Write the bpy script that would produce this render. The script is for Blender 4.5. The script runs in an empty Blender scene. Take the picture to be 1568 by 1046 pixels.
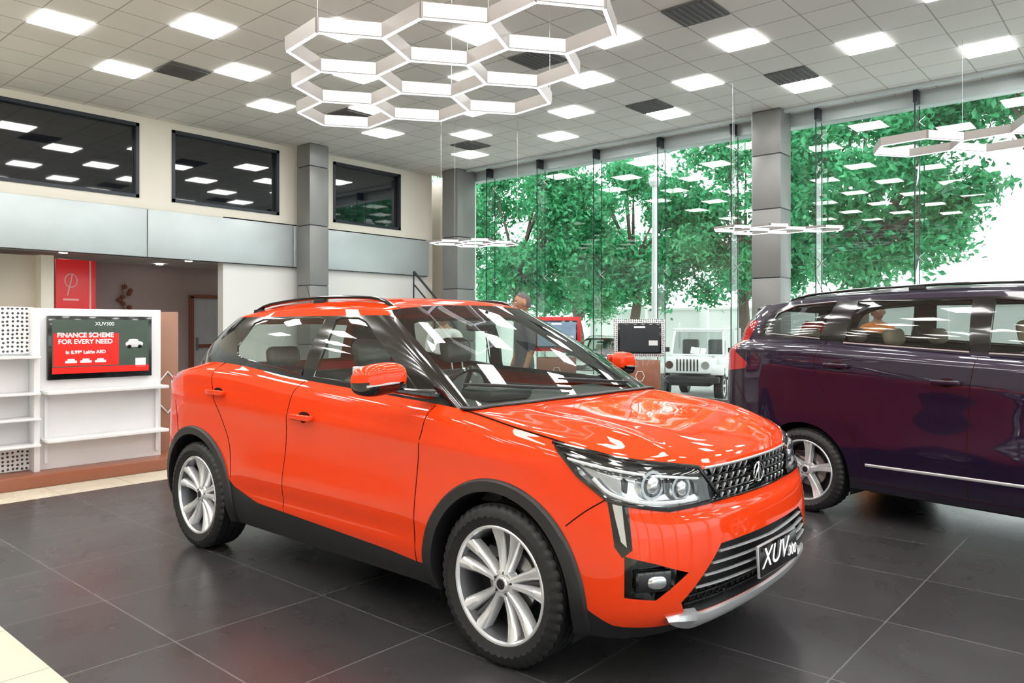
import bpy, bmesh, math, random
import numpy as np
from mathutils import Vector, Matrix
from mathutils.bvhtree import BVHTree
random.seed(4); np.random.seed(4)
sc = bpy.context.scene
sc.view_settings.view_transform = 'Standard'
sc.view_settings.look = 'None'
sc.view_settings.exposure = 0.38
COL = sc.collection
pi = math.pi
# ------------------------------------------------------------------ materials
def mat(name, col, rough=0.5, metal=0.0, coat=0.0, emis=None, es=0.0, noise=0.0, nscale=8.0, spec=0.5, bump=0.0):
    m = bpy.data.materials.new(name); m.use_nodes = True
    nt = m.node_tree; b = nt.nodes['Principled BSDF']
    c = (col[0], col[1], col[2], 1)
    b.inputs['Base Color'].default_value = c
    b.inputs['Roughness'].default_value = rough
    b.inputs['Metallic'].default_value = metal
    b.inputs['Coat Weight'].default_value = coat
    b.inputs['Coat Roughness'].default_value = 0.02
    b.inputs['Specular IOR Level'].default_value = spec
    if emis:
        b.inputs['Emission Color'].default_value = (*emis, 1)
        b.inputs['Emission Strength'].default_value = es
    if noise > 0 or bump > 0:
        tc = nt.nodes.new('ShaderNodeTexCoord'); n = nt.nodes.new('ShaderNodeTexNoise')
        n.inputs['Scale'].default_value = nscale; n.inputs['Detail'].default_value = 4
        nt.links.new(tc.outputs['Object'], n.inputs['Vector'])
        if noise > 0:
            mx = nt.nodes.new('ShaderNodeMix'); mx.data_type = 'RGBA'
            mx.inputs[6].default_value = tuple(max(0, x*(1-noise)) for x in col)+(1,)
            mx.inputs[7].default_value = tuple(min(1, x*(1+noise)) for x in col)+(1,)
            nt.links.new(n.outputs['Fac'], mx.inputs[0]); nt.links.new(mx.outputs[2], b.inputs['Base Color'])
        if bump > 0:
            bp = nt.nodes.new('ShaderNodeBump'); bp.inputs['Strength'].default_value = bump
            bp.inputs['Distance'].default_value = 0.02
            nt.links.new(n.outputs['Fac'], bp.inputs['Height']); nt.links.new(bp.outputs[0], b.inputs['Normal'])
    return m
def glass(name, tint, ior=1.5, rough=0.0, refl=1.0):
    m = bpy.data.materials.new(name); m.use_nodes = True
    nt = m.node_tree; nt.nodes.clear()
    o = nt.nodes.new('ShaderNodeOutputMaterial'); t = nt.nodes.new('ShaderNodeBsdfTransparent')
    g = nt.nodes.new('ShaderNodeBsdfGlossy'); mx = nt.nodes.new('ShaderNodeMixShader')
    geo = nt.nodes.new('ShaderNodeNewGeometry')
    t.inputs['Color'].default_value = (*tint, 1); g.inputs['Roughness'].default_value = rough
    g.inputs['Color'].default_value = (refl, refl, refl, 1)
    ab = nt.nodes.new('ShaderNodeVectorMath'); ab.operation = 'DOT_PRODUCT'
    nt.links.new(geo.outputs['Normal'], ab.inputs[0]); nt.links.new(geo.outputs['Incoming'], ab.inputs[1])
    a1 = nt.nodes.new('ShaderNodeMath'); a1.operation = 'ABSOLUTE'; nt.links.new(ab.outputs['Value'], a1.inputs[0])
    a2 = nt.nodes.new('ShaderNodeMath'); a2.operation = 'SUBTRACT'; a2.inputs[0].default_value = 1; nt.links.new(a1.outputs[0], a2.inputs[1])
    a3 = nt.nodes.new('ShaderNodeMath'); a3.operation = 'POWER'; nt.links.new(a2.outputs[0], a3.inputs[0]); a3.inputs[1].default_value = 4.5
    r0 = ((ior-1)/(ior+1))**2*1.5
    a4 = nt.nodes.new('ShaderNodeMath'); a4.operation = 'MULTIPLY_ADD'; nt.links.new(a3.outputs[0], a4.inputs[0])
    a4.inputs[1].default_value = 1-r0; a4.inputs[2].default_value = r0
    nt.links.new(a4.outputs[0], mx.inputs[0]); nt.links.new(t.outputs[0], mx.inputs[1]); nt.links.new(g.outputs[0], mx.inputs[2])
    nt.links.new(mx.outputs[0], o.inputs[0])
    return m
def grid_mat(name, col, line, sx, sy, w, rough, ox=0, oy=0, noise=0.15, coat=0.0, rvar=0.1):
    m = bpy.data.materials.new(name); m.use_nodes = True
    nt = m.node_tree; b = nt.nodes['Principled BSDF']
    tc = nt.nodes.new('ShaderNodeTexCoord'); mp = nt.nodes.new('ShaderNodeMapping')
    mp.inputs['Location'].default_value = (ox, oy, 0)
    br = nt.nodes.new('ShaderNodeTexBrick'); br.offset = 0; br.squash = 1
    br.inputs['Scale'].default_value = 1; br.inputs['Brick Width'].default_value = sx; br.inputs['Row Height'].default_value = sy
    br.inputs['Mortar Size'].default_value = w; br.inputs['Mortar Smooth'].default_value = 0.1
    br.inputs['Color1'].default_value = tuple(c*(1-noise) for c in col)+(1,)
    br.inputs['Color2'].default_value = tuple(c*(1+noise) for c in col)+(1,)
    br.inputs['Mortar'].default_value = (*line, 1)
    nt.links.new(tc.outputs['Object'], mp.inputs[0]); nt.links.new(mp.outputs[0], br.inputs['Vector'])
    n = nt.nodes.new('ShaderNodeTexNoise'); n.inputs['Scale'].default_value = 2.5; n.inputs['Detail'].default_value = 8
    nt.links.new(tc.outputs['Object'], n.inputs['Vector'])
    mx = nt.nodes.new('ShaderNodeMix'); mx.data_type = 'RGBA'; mx.blend_type = 'MULTIPLY'
    cr = nt.nodes.new('ShaderNodeValToRGB'); cr.color_ramp.elements[0].position = 0.3; cr.color_ramp.elements[1].position = 0.7
    cr.color_ramp.elements[0].color = (1-noise, 1-noise, 1-noise, 1); cr.color_ramp.elements[1].color = (1, 1, 1, 1)
    nt.links.new(n.outputs['Fac'], cr.inputs[0]); mx.inputs[0].default_value = 1
    nt.links.new(br.outputs['Color'], mx.inputs[6]); nt.links.new(cr.outputs[0], mx.inputs[7])
    nt.links.new(mx.outputs[2], b.inputs['Base Color'])
    mr = nt.nodes.new('ShaderNodeMapRange'); mr.inputs['To Min'].default_value = rough-rvar; mr.inputs['To Max'].default_value = rough+rvar
    nt.links.new(n.outputs['Fac'], mr.inputs['Value']); nt.links.new(mr.outputs[0], b.inputs['Roughness'])
    b.inputs['Coat Weight'].default_value = coat
    return m
M = {}
M['paint'] = mat('paint_orange', (0.80, 0.052, 0.008), 0.45, 0.0, 0.9, noise=0.03, nscale=3, spec=0.0)
M['paint'].node_tree.nodes['Principled BSDF'].inputs['Coat IOR'].default_value = 1.45
M['purple'] = mat('paint_purple', (0.012, 0.005, 0.024), 0.3, 0.2, 1.0, noise=0.05, nscale=3, spec=0.3)
M['white_paint'] = mat('paint_white', (0.8, 0.8, 0.8), 0.3, 0, 1.0, noise=0.02)
M['plastic'] = mat('black_plastic', (0.012, 0.012, 0.014), 0.45, noise=0.1, nscale=60)
M['gloss'] = mat('black_gloss', (0.005, 0.005, 0.006), 0.12, coat=0.5, noise=0.05)
M['seam'] = mat('seam_black', (0.03, 0.004, 0.003), 0.8, noise=0.05, spec=0.1)
M['rubber'] = mat('tyre_rubber', (0.012, 0.012, 0.013), 0.5, noise=0.15, nscale=40)
M['alloy'] = mat('alloy_silver', (0.84, 0.85, 0.87), 0.24, 0.6, 0.3, noise=0.03)
M['barrel'] = mat('wheel_barrel', (0.12, 0.12, 0.13), 0.35, 0.7, noise=0.1)
M['darkmetal'] = mat('dark_metal', (0.04, 0.04, 0.045), 0.4, 0.7, noise=0.1)
M['chrome'] = mat('chrome', (0.85, 0.86, 0.88), 0.08, 1.0, noise=0.02)
M['silver'] = mat('silver_plastic', (0.55, 0.56, 0.58), 0.3, 0.5, noise=0.03)
M['reflector'] = mat('lamp_reflector', (0.66, 0.68, 0.71), 0.16, 0.9, noise=0.3, nscale=14)
M['disc'] = mat('brake_disc', (0.45, 0.45, 0.45), 0.3, 0.9, noise=0.1)
M['cglass'] = glass('car_glass', (0.72, 0.79, 0.75))
M['wglass'] = glass('windshield_glass', (0.76, 0.83, 0.78))
M['dglass'] = glass('dark_car_glass', (0.60, 0.64, 0.63))
M['lens'] = glass('lamp_lens', (0.95, 0.97, 0.98), ior=1.4)
M['red_lens'] = mat('red_lens', (0.35, 0.004, 0.008), 0.12, coat=1, emis=(0.8, 0.02, 0.02), es=0.12, noise=0.3, nscale=30)
M['seat'] = mat('seat_fabric', (0.52, 0.42, 0.32), 0.7, noise=0.08, nscale=50)
M['seat_d'] = mat('seat_plastic_cover', (0.13, 0.13, 0.14), 0.35, coat=0.5, noise=0.3, nscale=15)
M['dash'] = mat('dashboard', (0.05, 0.05, 0.055), 0.6, noise=0.1)
M['white'] = mat('white_laminate', (0.80, 0.80, 0.81), 0.3, noise=0.02)
M['ink'] = mat('white_ink', (0.85, 0.85, 0.85), 0.4, emis=(1, 1, 1), es=0.3, noise=0.01)
# ------------------------------------------------------------------ mesh builder
_rb = {}
def rbox_geo(sx, sy, sz, bev, seg=2):
    key = (round(sx, 4), round(sy, 4), round(sz, 4), round(bev, 4), seg)
    if key in _rb: return _rb[key]
    bm = bmesh.new(); bmesh.ops.create_cube(bm, size=1)
    for v in bm.verts: v.co = Vector((v.co.x*sx, v.co.y*sy, v.co.z*sz))
    if bev > 0:
        bmesh.ops.bevel(bm, geom=bm.edges[:], offset=min(bev, 0.49*min(sx, sy, sz)), segments=seg, profile=0.5, affect='EDGES')
    bm.verts.index_update()
    r = ([v.co.copy() for v in bm.verts], [[v.index for v in f.verts] for f in bm.faces]); bm.free()
    _rb[key] = r; return r
class MB:
    def __init__(s): s.v = []; s.f = []; s.m = []; s.sm = []; s.mats = []
    def mi(s, m):
        if isinstance(m, str): m = M[m]
        if m not in s.mats: s.mats.append(m)
        return s.mats.index(m)
    def add(s, verts, faces, m, smooth=False, X=None):
        o = len(s.v); k = s.mi(m)
        for v in verts:
            v = Vector(v); s.v.append(X @ v if X else v)
        for f in faces:
            s.f.append([i+o for i in f]); s.m.append(k); s.sm.append(smooth)
        return s
    def box(s, c, size, m, rot=None, bev=0.0, seg=2, smooth=None):
        vs, fs = rbox_geo(*size, bev, seg)
        X = Matrix.Translation(Vector(c))
        if rot: X = X @ Matrix.Rotation(rot[2], 4, 'Z') @ Matrix.Rotation(rot[1], 4, 'Y') @ Matrix.Rotation(rot[0], 4, 'X')
        return s.add(vs, fs, m, bev > 0 if smooth is None else smooth, X)
    def tube(s, pts, r, m, seg=8, flat=None, closed=False, smooth=True):
        pts = [Vector(p) for p in pts]; n = len(pts); rs = r if isinstance(r, (list, tuple)) else [r]*n
        vs = []; up = None
        for i, p in enumerate(pts):
            a = pts[i-1] if (i > 0 or closed) else pts[i]; b = pts[(i+1) % n] if (i < n-1 or closed) else pts[i]
            t = (b-a).normalized()
            if up is None: up = Vector((0, 0, 1)) if abs(t.z) < 0.9 else Vector((1, 0, 0))
            x = t.cross(up)
            if x.length < 1e-4: x = t.orthogonal()
            x.normalize(); y = x.cross(t).normalized()
            if abs(t.z) > 0.9 or up is not None and abs(up.z) < 0.9: up = y
            fx, fy = flat or (1, 1)
            for k in range(seg):
                an = 2*pi*(k+0.5)/seg
                vs.append(p+x*math.cos(an)*rs[i]*fx+y*math.sin(an)*rs[i]*fy)
        fs = []
        for i in range(n if closed else n-1):
            j = (i+1) % n
            for k in range(seg):
                k2 = (k+1) % seg; fs.append([i*seg+k, i*seg+k2, j*seg+k2, j*seg+k])
        if not closed:
            fs.append(list(range(seg))[::-1]); fs.append([(n-1)*seg+k for k in range(seg)])
        return s.add(vs, fs, m, smooth)
    def cyl(s, p0, p1, r, m, seg=20, r1=None, smooth=True):
        return s.tube([p0, p1], [r, r if r1 is None else r1], m, seg, smooth=smooth)
    def lathe(s, prof, m, seg=64, X=None, axis='Y', smooth=True, rfun=None):
        vs = []; n = len(prof)
        for i in range(seg):
            a = 2*pi*i/seg; c, sn = math.cos(a), math.sin(a)
            for j, (r, h) in enumerate(prof):
                rr = r+(rfun(i, j) if rfun else 0)
                vs.append((rr*c, h, rr*sn) if axis == 'Y' else (rr*c, rr*sn, h))
        fs = []
        for i in range(seg):
            k = (i+1) % seg
            for j in range(n-1): fs.append([i*n+j, i*n+j+1, k*n+j+1, k*n+j])
        return s.add(vs, fs, m, smooth, X)
    def build(s, name, parent=None, loc=(0, 0, 0), rz=0.0):
        me = bpy.data.meshes.new(name); me.from_pydata([tuple(v) for v in s.v], [], s.f)
        for m in s.mats: me.materials.append(m)
        me.polygons.foreach_set('material_index', s.m); me.polygons.foreach_set('use_smooth', s.sm); me.update()
        if any(s.sm):
            try: me.set_sharp_from_angle(angle=math.radians(42))
            except Exception: pass
        o = bpy.data.objects.new(name, me); COL.objects.link(o)
        o.location = loc; o.rotation_euler = (0, 0, rz)
        if parent: o.parent = parent
        return o
def empty(name, loc, rz=0.0):
    o = bpy.data.objects.new(name, None); COL.objects.link(o); o.location = loc; o.rotation_euler = (0, 0, rz); o.empty_display_size = 0.2
    return o
def text(name, body, size, m, parent, loc, rot, extrude=0.001, align='CENTER', sx=1.0, shear=0.0, off=0.0):
    c = bpy.data.curves.new(name, 'FONT'); c.body = body; c.size = size; c.extrude = extrude; c.align_x = align; c.align_y = 'CENTER'; c.shear = shear; c.offset = off
    c.materials.append(M[m] if isinstance(m, str) else m)
    o = bpy.data.objects.new(name, c); COL.objects.link(o); o.location = loc; o.rotation_euler = rot; o.scale = (sx, 1, 1)
    if parent: o.parent = parent
    return o
# ------------------------------------------------------------------ patches
def crom(P, n):
    P = np.asarray(P, float); m = len(P)
    Q = np.concatenate([(2*P[0]-P[1])[None], P, (2*P[-1]-P[-2])[None]])
    out = []
    for i in range(m-1):
        p0, p1, p2, p3 = Q[i], Q[i+1], Q[i+2], Q[i+3]
        for k in range(n):
            t = k/n
            out.append(0.5*((2*p1)+(-p0+p2)*t+(2*p0-5*p1+4*p2-p3)*t*t+(-p0+3*p1-3*p2+p3)*t**3))
    out.append(P[-1]); return np.array(out)
class Patch:
    """grid[r][c] points -> bmesh; keeps smooth reference for normals and projection"""
    def __init__(s, G, mats, mfun=None, flip=False):
        s.G = G; R, C = G.shape[:2]
        du = np.gradient(G, axis=1); dv = np.gradient(G, axis=0)
        N = np.cross(du, dv); L = np.linalg.norm(N, axis=2, keepdims=True); N = N/np.maximum(L, 1e-9)
        if flip: N = -N
        s.N = N.reshape(-1, 3); V = G.reshape(-1, 3)
        F = []; mi = []
        for r in range(R-1):
            for c in range(C-1):
                a = r*C+c; q = [a, a+1, a+C+1, a+C]
                F.append(q[::-1] if flip else q); mi.append(mfun(r, c) if mfun else 0)
        s.V = [Vector(v) for v in V]; s.F = F
        s.bvh = BVHTree.FromPolygons(s.V, F)
        s.bm = bmesh.new(); vs = [s.bm.verts.new(v) for v in s.V]
        for f, k in zip(F, mi):
            fc = s.bm.faces.new([vs[i] for i in f]); fc.material_index = k; fc.smooth = True
        s.mats = [M[x] if isinstance(x, str) else x for x in mats]
    def cut(s, poly, U, W, filt):
        bm = s.bm; n = len(poly)
        for i in range(n):
            p, q = poly[i], poly[(i+1) % n]
            d = (q[0]-p[0], q[1]-p[1]); no = (U*d[1]-W*d[0])
            if no.length < 1e-9: continue
            no.normalize()
            pc = U*p[0]+W*p[1]
            lo = (min(p[0], q[0])-1e-3, min(p[1], q[1])-1e-3); hi = (max(p[0], q[0])+1e-3, max(p[1], q[1])+1e-3)
            fs = []
            for f in bm.faces:
                a = [v.co.dot(U) for v in f.verts]
                if max(a) < lo[0] or min(a) > hi[0]: continue
                b = [v.co.dot(W) for v in f.verts]
                if max(b) < lo[1] or min(b) > hi[1]: continue
                if filt(f): fs.append(f)
            if not fs: continue
            es = set(); vv = set()
            for f in fs: es.update(f.edges); vv.update(f.verts)
            bmesh.ops.bisect_plane(bm, geom=fs+list(es)+list(vv), dist=1e-5, plane_co=pc, plane_no=no)
        res = []
        for f in bm.faces:
            c = f.calc_center_median(); x, y = c.dot(U), c.dot(W)
            ins = False; j = n-1
            for i in range(n):
                if (poly[i][1] > y) != (poly[j][1] > y) and x < (poly[j][0]-poly[i][0])*(y-poly[i][1])/(poly[j][1]-poly[i][1]+1e-12)+poly[i][0]: ins = not ins
                j = i
            if ins and filt(f): res.append(f)
        return res
    def nrm(s, co):
        loc, no, idx, d = s.bvh.find_nearest(co)
        f = s.F[idx]; w = []
        for i in f: w.append(1.0/((s.V[i]-co).length+1e-4)**1.5)
        v = Vector((0, 0, 0))
        for i, k in zip(f, w): v += Vector(s.N[i])*k
        return v.normalized()
    def recess(s, faces, depth, mb, m_back, m_side=None, delete=True, dirv=None):
        vm = {}; vs = []
        for f in faces:
            for v in f.verts:
                if v not in vm:
                    vm[v] = len(vs); vs.append((v.co.copy(), v.co+(dirv if dirv else -s.nrm(v.co))*depth))
        pts = [a for a, b in vs]+[b for a, b in vs]; k = len(vs)
        F = [[vm[v]+k for v in f.verts] for f in faces]; S = []
        fs = set(faces)
        for f in faces:
            for e in f.edges:
                if sum(1 for g in e.link_faces if g in fs) == 1:
                    a, b = vm[e.verts[0]], vm[e.verts[1]]; S.append([a, b, b+k, a+k])
        mb.add(pts, F, m_back, True); mb.add(pts, S, m_side or m_back)
        if delete: bmesh.ops.delete(s.bm, geom=faces, context='FACES')
    def finish(s, name, parent):
        s.bm.verts.ensure_lookup_table()
        loose = [v for v in s.bm.verts if not v.link_faces]
        if loose: bmesh.ops.delete(s.bm, geom=loose, context='VERTS')
        no = [s.nrm(v.co) for v in s.bm.verts]
        me = bpy.data.meshes.new(name); s.bm.to_mesh(me); s.bm.free()
        for m in s.mats: me.materials.append(m)
        me.polygons.foreach_set('use_smooth', [True]*len(me.polygons))
        try: me.normals_split_custom_set_from_vertices([tuple(n) for n in no])
        except Exception as e: print('cn', e)
        o = bpy.data.objects.new(name, me); COL.objects.link(o); o.parent = parent
        return o
def coons(F, C, L, R):
    n, m = len(F), len(L); S = np.linspace(0, 1, n)[None, :, None]; T = np.linspace(0, 1, m)[:, None, None]
    return (1-T)*F[None]+T*C[None]+(1-S)*L[:, None]+S*R[:, None]-((1-S)*(1-T)*F[0]+S*(1-T)*F[-1]+(1-S)*T*C[0]+S*T*C[-1])
def full(half):
    h = np.asarray(half, float); neg = h[1:][::-1].copy(); neg[:, 1] *= -1
    return np.concatenate([neg, h])
UX, UY, UZ = Vector((1, 0, 0)), Vector((0, 1, 0)), Vector((0, 0, 1))
def circ(cx, cz, r, n=40, a0=0, a1=2*pi):
    return [(cx+r*math.cos(a0+(a1-a0)*i/n), cz+r*math.sin(a0+(a1-a0)*i/n)) for i in range(n)]
# ------------------------------------------------------------------ wheel
def wheel_geo(R, rim, style):
    mb = MB(); w = 0.108
    prof = [(rim-0.012, -w*0.82), (rim+0.004, -w*0.9), (R-0.05, -w*1.04), (R-0.02, -w*0.98), (R-0.006, -w*0.84)]
    for a in (-0.55, -0.12, 0.3, 0.72):
        prof += [(R-0.001, (a-0.20)*w), (R, (a-0.03)*w), (R-0.009, (a-0.02)*w), (R-0.009, (a+0.06)*w), (R, (a+0.07)*w)]
    prof += [(R-0.004, w*0.84), (R-0.012, w*0.93), (R-0.024, w*1.0), (R-0.05, w*1.05), (R-0.052, w*1.035), (rim+0.025, w*0.98), (rim+0.01, w*0.93), (rim+0.002, w*0.90), (rim-0.012, w*0.82)]
    npf = len(prof)
    mb.lathe(prof, 'rubber', 144, rfun=lambda i, j: (-0.008 if (i % 3 == 0 and (npf-10 <= j <= npf-6 or 3 <= j <= 6)) else 0))
    mb.lathe([(rim+0.004, w*0.88), (rim-0.002, w*0.93), (rim-0.010, w*0.92), (rim-0.015, w*0.8)], 'alloy', 80)
    mb.lathe([(rim-0.015, w*0.8), (rim-0.026, w*0.55), (rim-0.032, 0), (rim-0.025, -w*0.8), (rim, -w*0.9)], 'barrel', 80)
    mb.lathe([(0.0, -0.03), (rim-0.03, -0.03), (rim-0.03, -0.045), (0, -0.045)], 'darkmetal', 40)
    mb.lathe([(0.06, 0.0), (0.135, 0.0), (0.14, -0.01), (0.14, -0.022), (0.05, -0.022)], 'disc', 48)
    mb.box((0.06, 0.0, 0.115), (0.12, 0.05, 0.05), 'darkmetal', bev=0.01)
    def spoke(ang, a_in, a_out, wi, wo, m_='alloy', rend=None, dy=0.0):
        vs = []; rows = 8; rend = rend or rim-0.010
        for i in range(rows+1):
            t = i/rows; r = 0.045+(rend-0.045)*t
            an = ang+a_in+(a_out-a_in)*t; hw = (wi+(wo-wi)*t**1.2)/2
            y = w*(0.62-0.12*math.sin(pi*t)+0.20*t)+dy
            e = Vector((math.cos(an), 0, math.sin(an))); p = e*r; q = Vector((-math.sin(an), 0, math.cos(an)))
            vs += [p-q*hw*1.15+UY*(y-0.045), p-q*hw+UY*(y-0.010), p-q*hw*0.45+UY*(y+0.003), p+q*hw*0.45+UY*(y+0.003), p+q*hw+UY*(y-0.010), p+q*hw*1.15+UY*(y-0.045)]
        fs = []
        for i in range(rows):
            for k in range(5): a = i*6+k; fs.append([a, a+1, a+7, a+6])
            fs.append([i*6+5, i*6, i*6+6, i*6+11])
        mb.add(vs, fs, m_, False)
    for i in range(5):
        a = 2*pi*i/5+pi/2+0.12
        if style == 0:
            spoke(a, -0.22, -0.225, 0.026, 0.060); spoke(a, 0.22, 0.225, 0.026, 0.060)
            spoke(a, -0.02, -0.02, 0.02, 0.030, 'barrel', dy=-0.02)
        else:
            spoke(a, -0.05, -0.11, 0.04, 0.03); spoke(a, 0.05, 0.11, 0.04, 0.03); spoke(a, 0, 0.0, 0.05, 0.02)
    mb.lathe([(0.0, w*0.72), (0.03, w*0.72), (0.034, w*0.68), (0.036, w*0.6), (0.056, w*0.60), (0.062, w*0.5), (0.062, w*0.2)], 'alloy', 40)
    mb.lathe([(0.0, w*0.73), (0.022, w*0.73), (0.024, w*0.71)], 'darkmetal', 24)
    for i in range(5):
        a = 2*pi*i/5+0.5; c = Vector((0.047*math.cos(a), w*0.58, 0.047*math.sin(a)))
        mb.cyl(c-UY*0.01, c+UY*0.006, 0.007, 'darkmetal', 8)
    return mb
# ------------------------------------------------------------------ car
def superell(c, s, mats, e=0.55, zcut=None, n=24):
    vs = []; f = lambda v: math.copysign(abs(v)**e, v)
    for i in range(n+1):
        ph = -pi/2+pi*i/n
        for j in range(2*n):
            th = 2*pi*j/(2*n)
            vs.append(Vector((c[0]+s[0]*f(math.cos(ph))*f(math.cos(th)), c[1]+s[1]*f(math.cos(ph))*f(math.sin(th)), c[2]+s[2]*f(math.sin(ph)))))
    fs = []
    for i in range(n):
        for j in range(2*n):
            k = (j+1) % (2*n); fs.append([i*2*n+j, i*2*n+k, (i+1)*2*n+k, (i+1)*2*n+j])
    return vs, fs
def build_car(name, S, loc, rz):
    root = empty(name, loc, rz)
    n = 6; Mo = np.array(S['M']); T = np.array(S['T']); paint = S['paint']
    nc = len(Mo)
    tang = np.gradient(np.vstack([Mo[1]*[1, -1], Mo, Mo[-2]*[1, -1]]), axis=0)[1:-1]
    nor = np.stack([-tang[:, 1], tang[:, 0]], 1); nor = nor*-1
    nor /= np.linalg.norm(nor, axis=1, keepdims=True)
    if nor[0, 0] < 0: nor = -nor
    rows = []
    for (kind, zv, ins, fext) in S['rows']:
        r = []
        for c in range(nc):
            zt = T[c, 2]; z = zv if kind == 'abs' else zt-zv
            fr = max(0, nor[c, 0])
            off = -(ins+fext*fr)
            p = Mo[c]+nor[c]*off; r.append((p[0], p[1] if 0 < c < nc-1 else 0, z))
        rows.append(full(r))
    rows.append(full(T))
    cage = np.array(rows)
    G = np.array([crom(r, n) for r in cage]); G = np.array([crom(G[:, c], 6) for c in range(G.shape[1])]).transpose(1, 0, 2)
    for r in range(G.shape[0]):
        for c in range(G.shape[1]):
            x, y, z = G[r, c]
            if -1.8 < x < 1.6 and abs(y) > 0.7:
                zc = S['crease'](x); d = z-zc; ed = max(0.0, min(1.0, (x+1.8)/0.3))*max(0.0, min(1.0, (1.6-x)/0.3))
                k = 0.012*math.exp(-(d/0.06)**2)*(1 if d < 0 else math.exp(-d/0.025))*ed
                k2 = -0.016*math.exp(-((z-0.58)/0.11)**2)*max(0, 1-abs(x/0.95)**4)
                k3 = 0.010*math.exp(-((z-0.42)/0.05)**2)*max(0, 1-abs(x/0.95)**4)
                G[r, c, 1] += math.copysign(k+k2+k3, y)
    cc = (nc-1)*n
    RM = [paint, 'plastic', 'lens', 'red_lens', 'chrome', 'gloss']
    ring = Patch(G, RM, flip=False)
    if ring.N[(G.shape[0]//2)*G.shape[1]+cc][0] < 0: ring = Patch(G, RM, flip=True)
    top = G[-1]
    base = full(np.vstack([S['W'], T[8:]])); tp = full(S['GT'])
    B = crom(base, n); Tt = crom(tp, n)
    hb = len(S['GT'])-1; c0 = hb*n
    i8 = 8
    B[c0+4*n:] = top[cc+i8*n:]; B[:c0-4*n+1] = top[:cc-i8*n+1]
    tg = np.gradient(B[:, :2], axis=0); on = np.stack([tg[:, 1], -tg[:, 0]], 1); on /= np.maximum(np.linalg.norm(on, axis=1, keepdims=True), 1e-9)
    if on[c0, 0] < 0: on = -on
    nr = 16; GG = np.zeros((nr+1, len(B), 3))
    for r in range(nr+1):
        t = r/nr; GG[r] = B*(1-t)+Tt*t
        bul = S.get('bulge', 0.028)*math.sin(pi*t); GG[r, :, :2] += on*bul
        GG[r, :, 2] += 0.01*math.sin(pi*t)
    C = GG.shape[1]
    def gm(r, c):
        k = abs(c+0.5-c0)/n; t = (r+0.5)/nr
        if k < 4:
            return 3 if (k < 3.66 and 0.03 < t < 0.97) else 1
        if k > hb-3.6:
            return 4 if (k > hb-3.2 and 0.12 < t < 0.88) else 0
        return 0 if not S['blackpillar'] else 1
    GM = [paint, 'gloss', S['sideglass'], 'wglass', 'dglass', 'red_lens', 'chrome']
    gh = Patch(GG, GM, gm)
    if gh.N[(nr//2)*C+c0][0] < 0: gh = Patch(GG, GM, gm, flip=True)
    F = top[cc-4*n:cc+4*n+1]; Cc = B[c0-4*n:c0+4*n+1]
    L = top[cc-4*n:cc-8*n-1:-1]; R = top[cc+4*n:cc+8*n+1]
    H = coons(F, Cc, L, R); m_, n_ = H.shape[:2]
    for i in range(m_):
        for j in range(n_):
            s = 2*j/(n_-1)-1; t = i/(m_-1)
            cr = 0.048*(1-s**4)*math.sin(pi*t**0.75)**0.75
            sr = abs(s)-0.55-0.12*t
            rd = 0.018*math.exp(-(sr/0.10)**2)*(1 if sr > 0 else math.exp(sr/0.12))*math.sin(pi*t)
            ctr = -0.010*math.exp(-(s/0.3)**4)*math.sin(pi*t)
            H[i, j, 2] += cr+rd+ctr
    H = np.array([crom(r, 2) for r in H]); H = np.array([crom(H[:, c], 2) for c in range(H.shape[1])]).transpose(1, 0, 2)
    hood = Patch(H, [paint])
    if hood.N[(H.shape[0]//2)*H.shape[1]+H.shape[1]//2][2] < 0: hood = Patch(H, [paint], flip=True)
    Fr = Tt[c0-4*n:c0+4*n+1]; lastk = hb-4
    Rr = np.concatenate([Tt[4*n::-1], Tt[len(Tt)-2:len(Tt)-2-4*n:-1]])
    Lr = Tt[c0-4*n:(4*n)-1:-1]; RR = Tt[c0+4*n:c0+lastk*n+1]
    RF = coons(Fr, Rr, Lr, RR)
    for i in range(RF.shape[0]):
        for j in range(RF.shape[1]):
            s = 2*j/(RF.shape[1]-1)-1; t = i/(RF.shape[0]-1)
            RF[i, j, 2] += S['crown']*(1-s*s)**0.8*(math.sin(pi*t))**0.7+0.012*math.exp(-((abs(s)-0.72)/0.06)**2)*math.sin(pi*t)
    roof = Patch(RF, [paint])
    if roof.N[(RF.shape[0]//2)*RF.shape[1]+RF.shape[1]//2][2] < 0: roof = Patch(RF, [paint], flip=True)
    def ps(x, z, sg=1, out=0.0):
        best = None
        for p in (ring, gh):
            h = p.bvh.ray_cast(Vector((x, sg*3, z)), Vector((0, -sg, 0)))
            if h[0] is not None and (best is None or abs(h[0].y) > abs(best[0].y)): best = (h[0], p)
        if best is None: return Vector((x, sg*0.85, z))
        return best[0]+best[1].nrm(best[0])*out
    def pf(y, z, out=0.0):
        h = ring.bvh.ray_cast(Vector((5, y, z)), Vector((-1, 0, 0)))
        if h[0] is None: return Vector((2.0, y, z))
        return h[0]+ring.nrm(h[0])*out
    def pd(p, sg, dz=0.0, out=0.0):
        """project a corner point diagonally on the body"""
        o = Vector((p[0]+0.5, (p[1]+0.5)*sg, p[2]+dz)); h = ring.bvh.ray_cast(o, Vector((-1, -sg, 0)).normalized(), 0.95)
        if h[0] is None:
            h = ring.bvh.find_nearest(Vector((p[0], p[1]*sg, p[2]+dz)))
            if h[0] is None: return None
        return h[0]+ring.nrm(h[0])*out
    ax = S['axle']; R0 = S['R']
    side = lambda f: abs(f.calc_center_median().y) > 0.45
    det = MB()
    for poly in S['clad']:
        for f in ring.cut(poly, UX, UZ, side): f.material_index = 1
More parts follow.
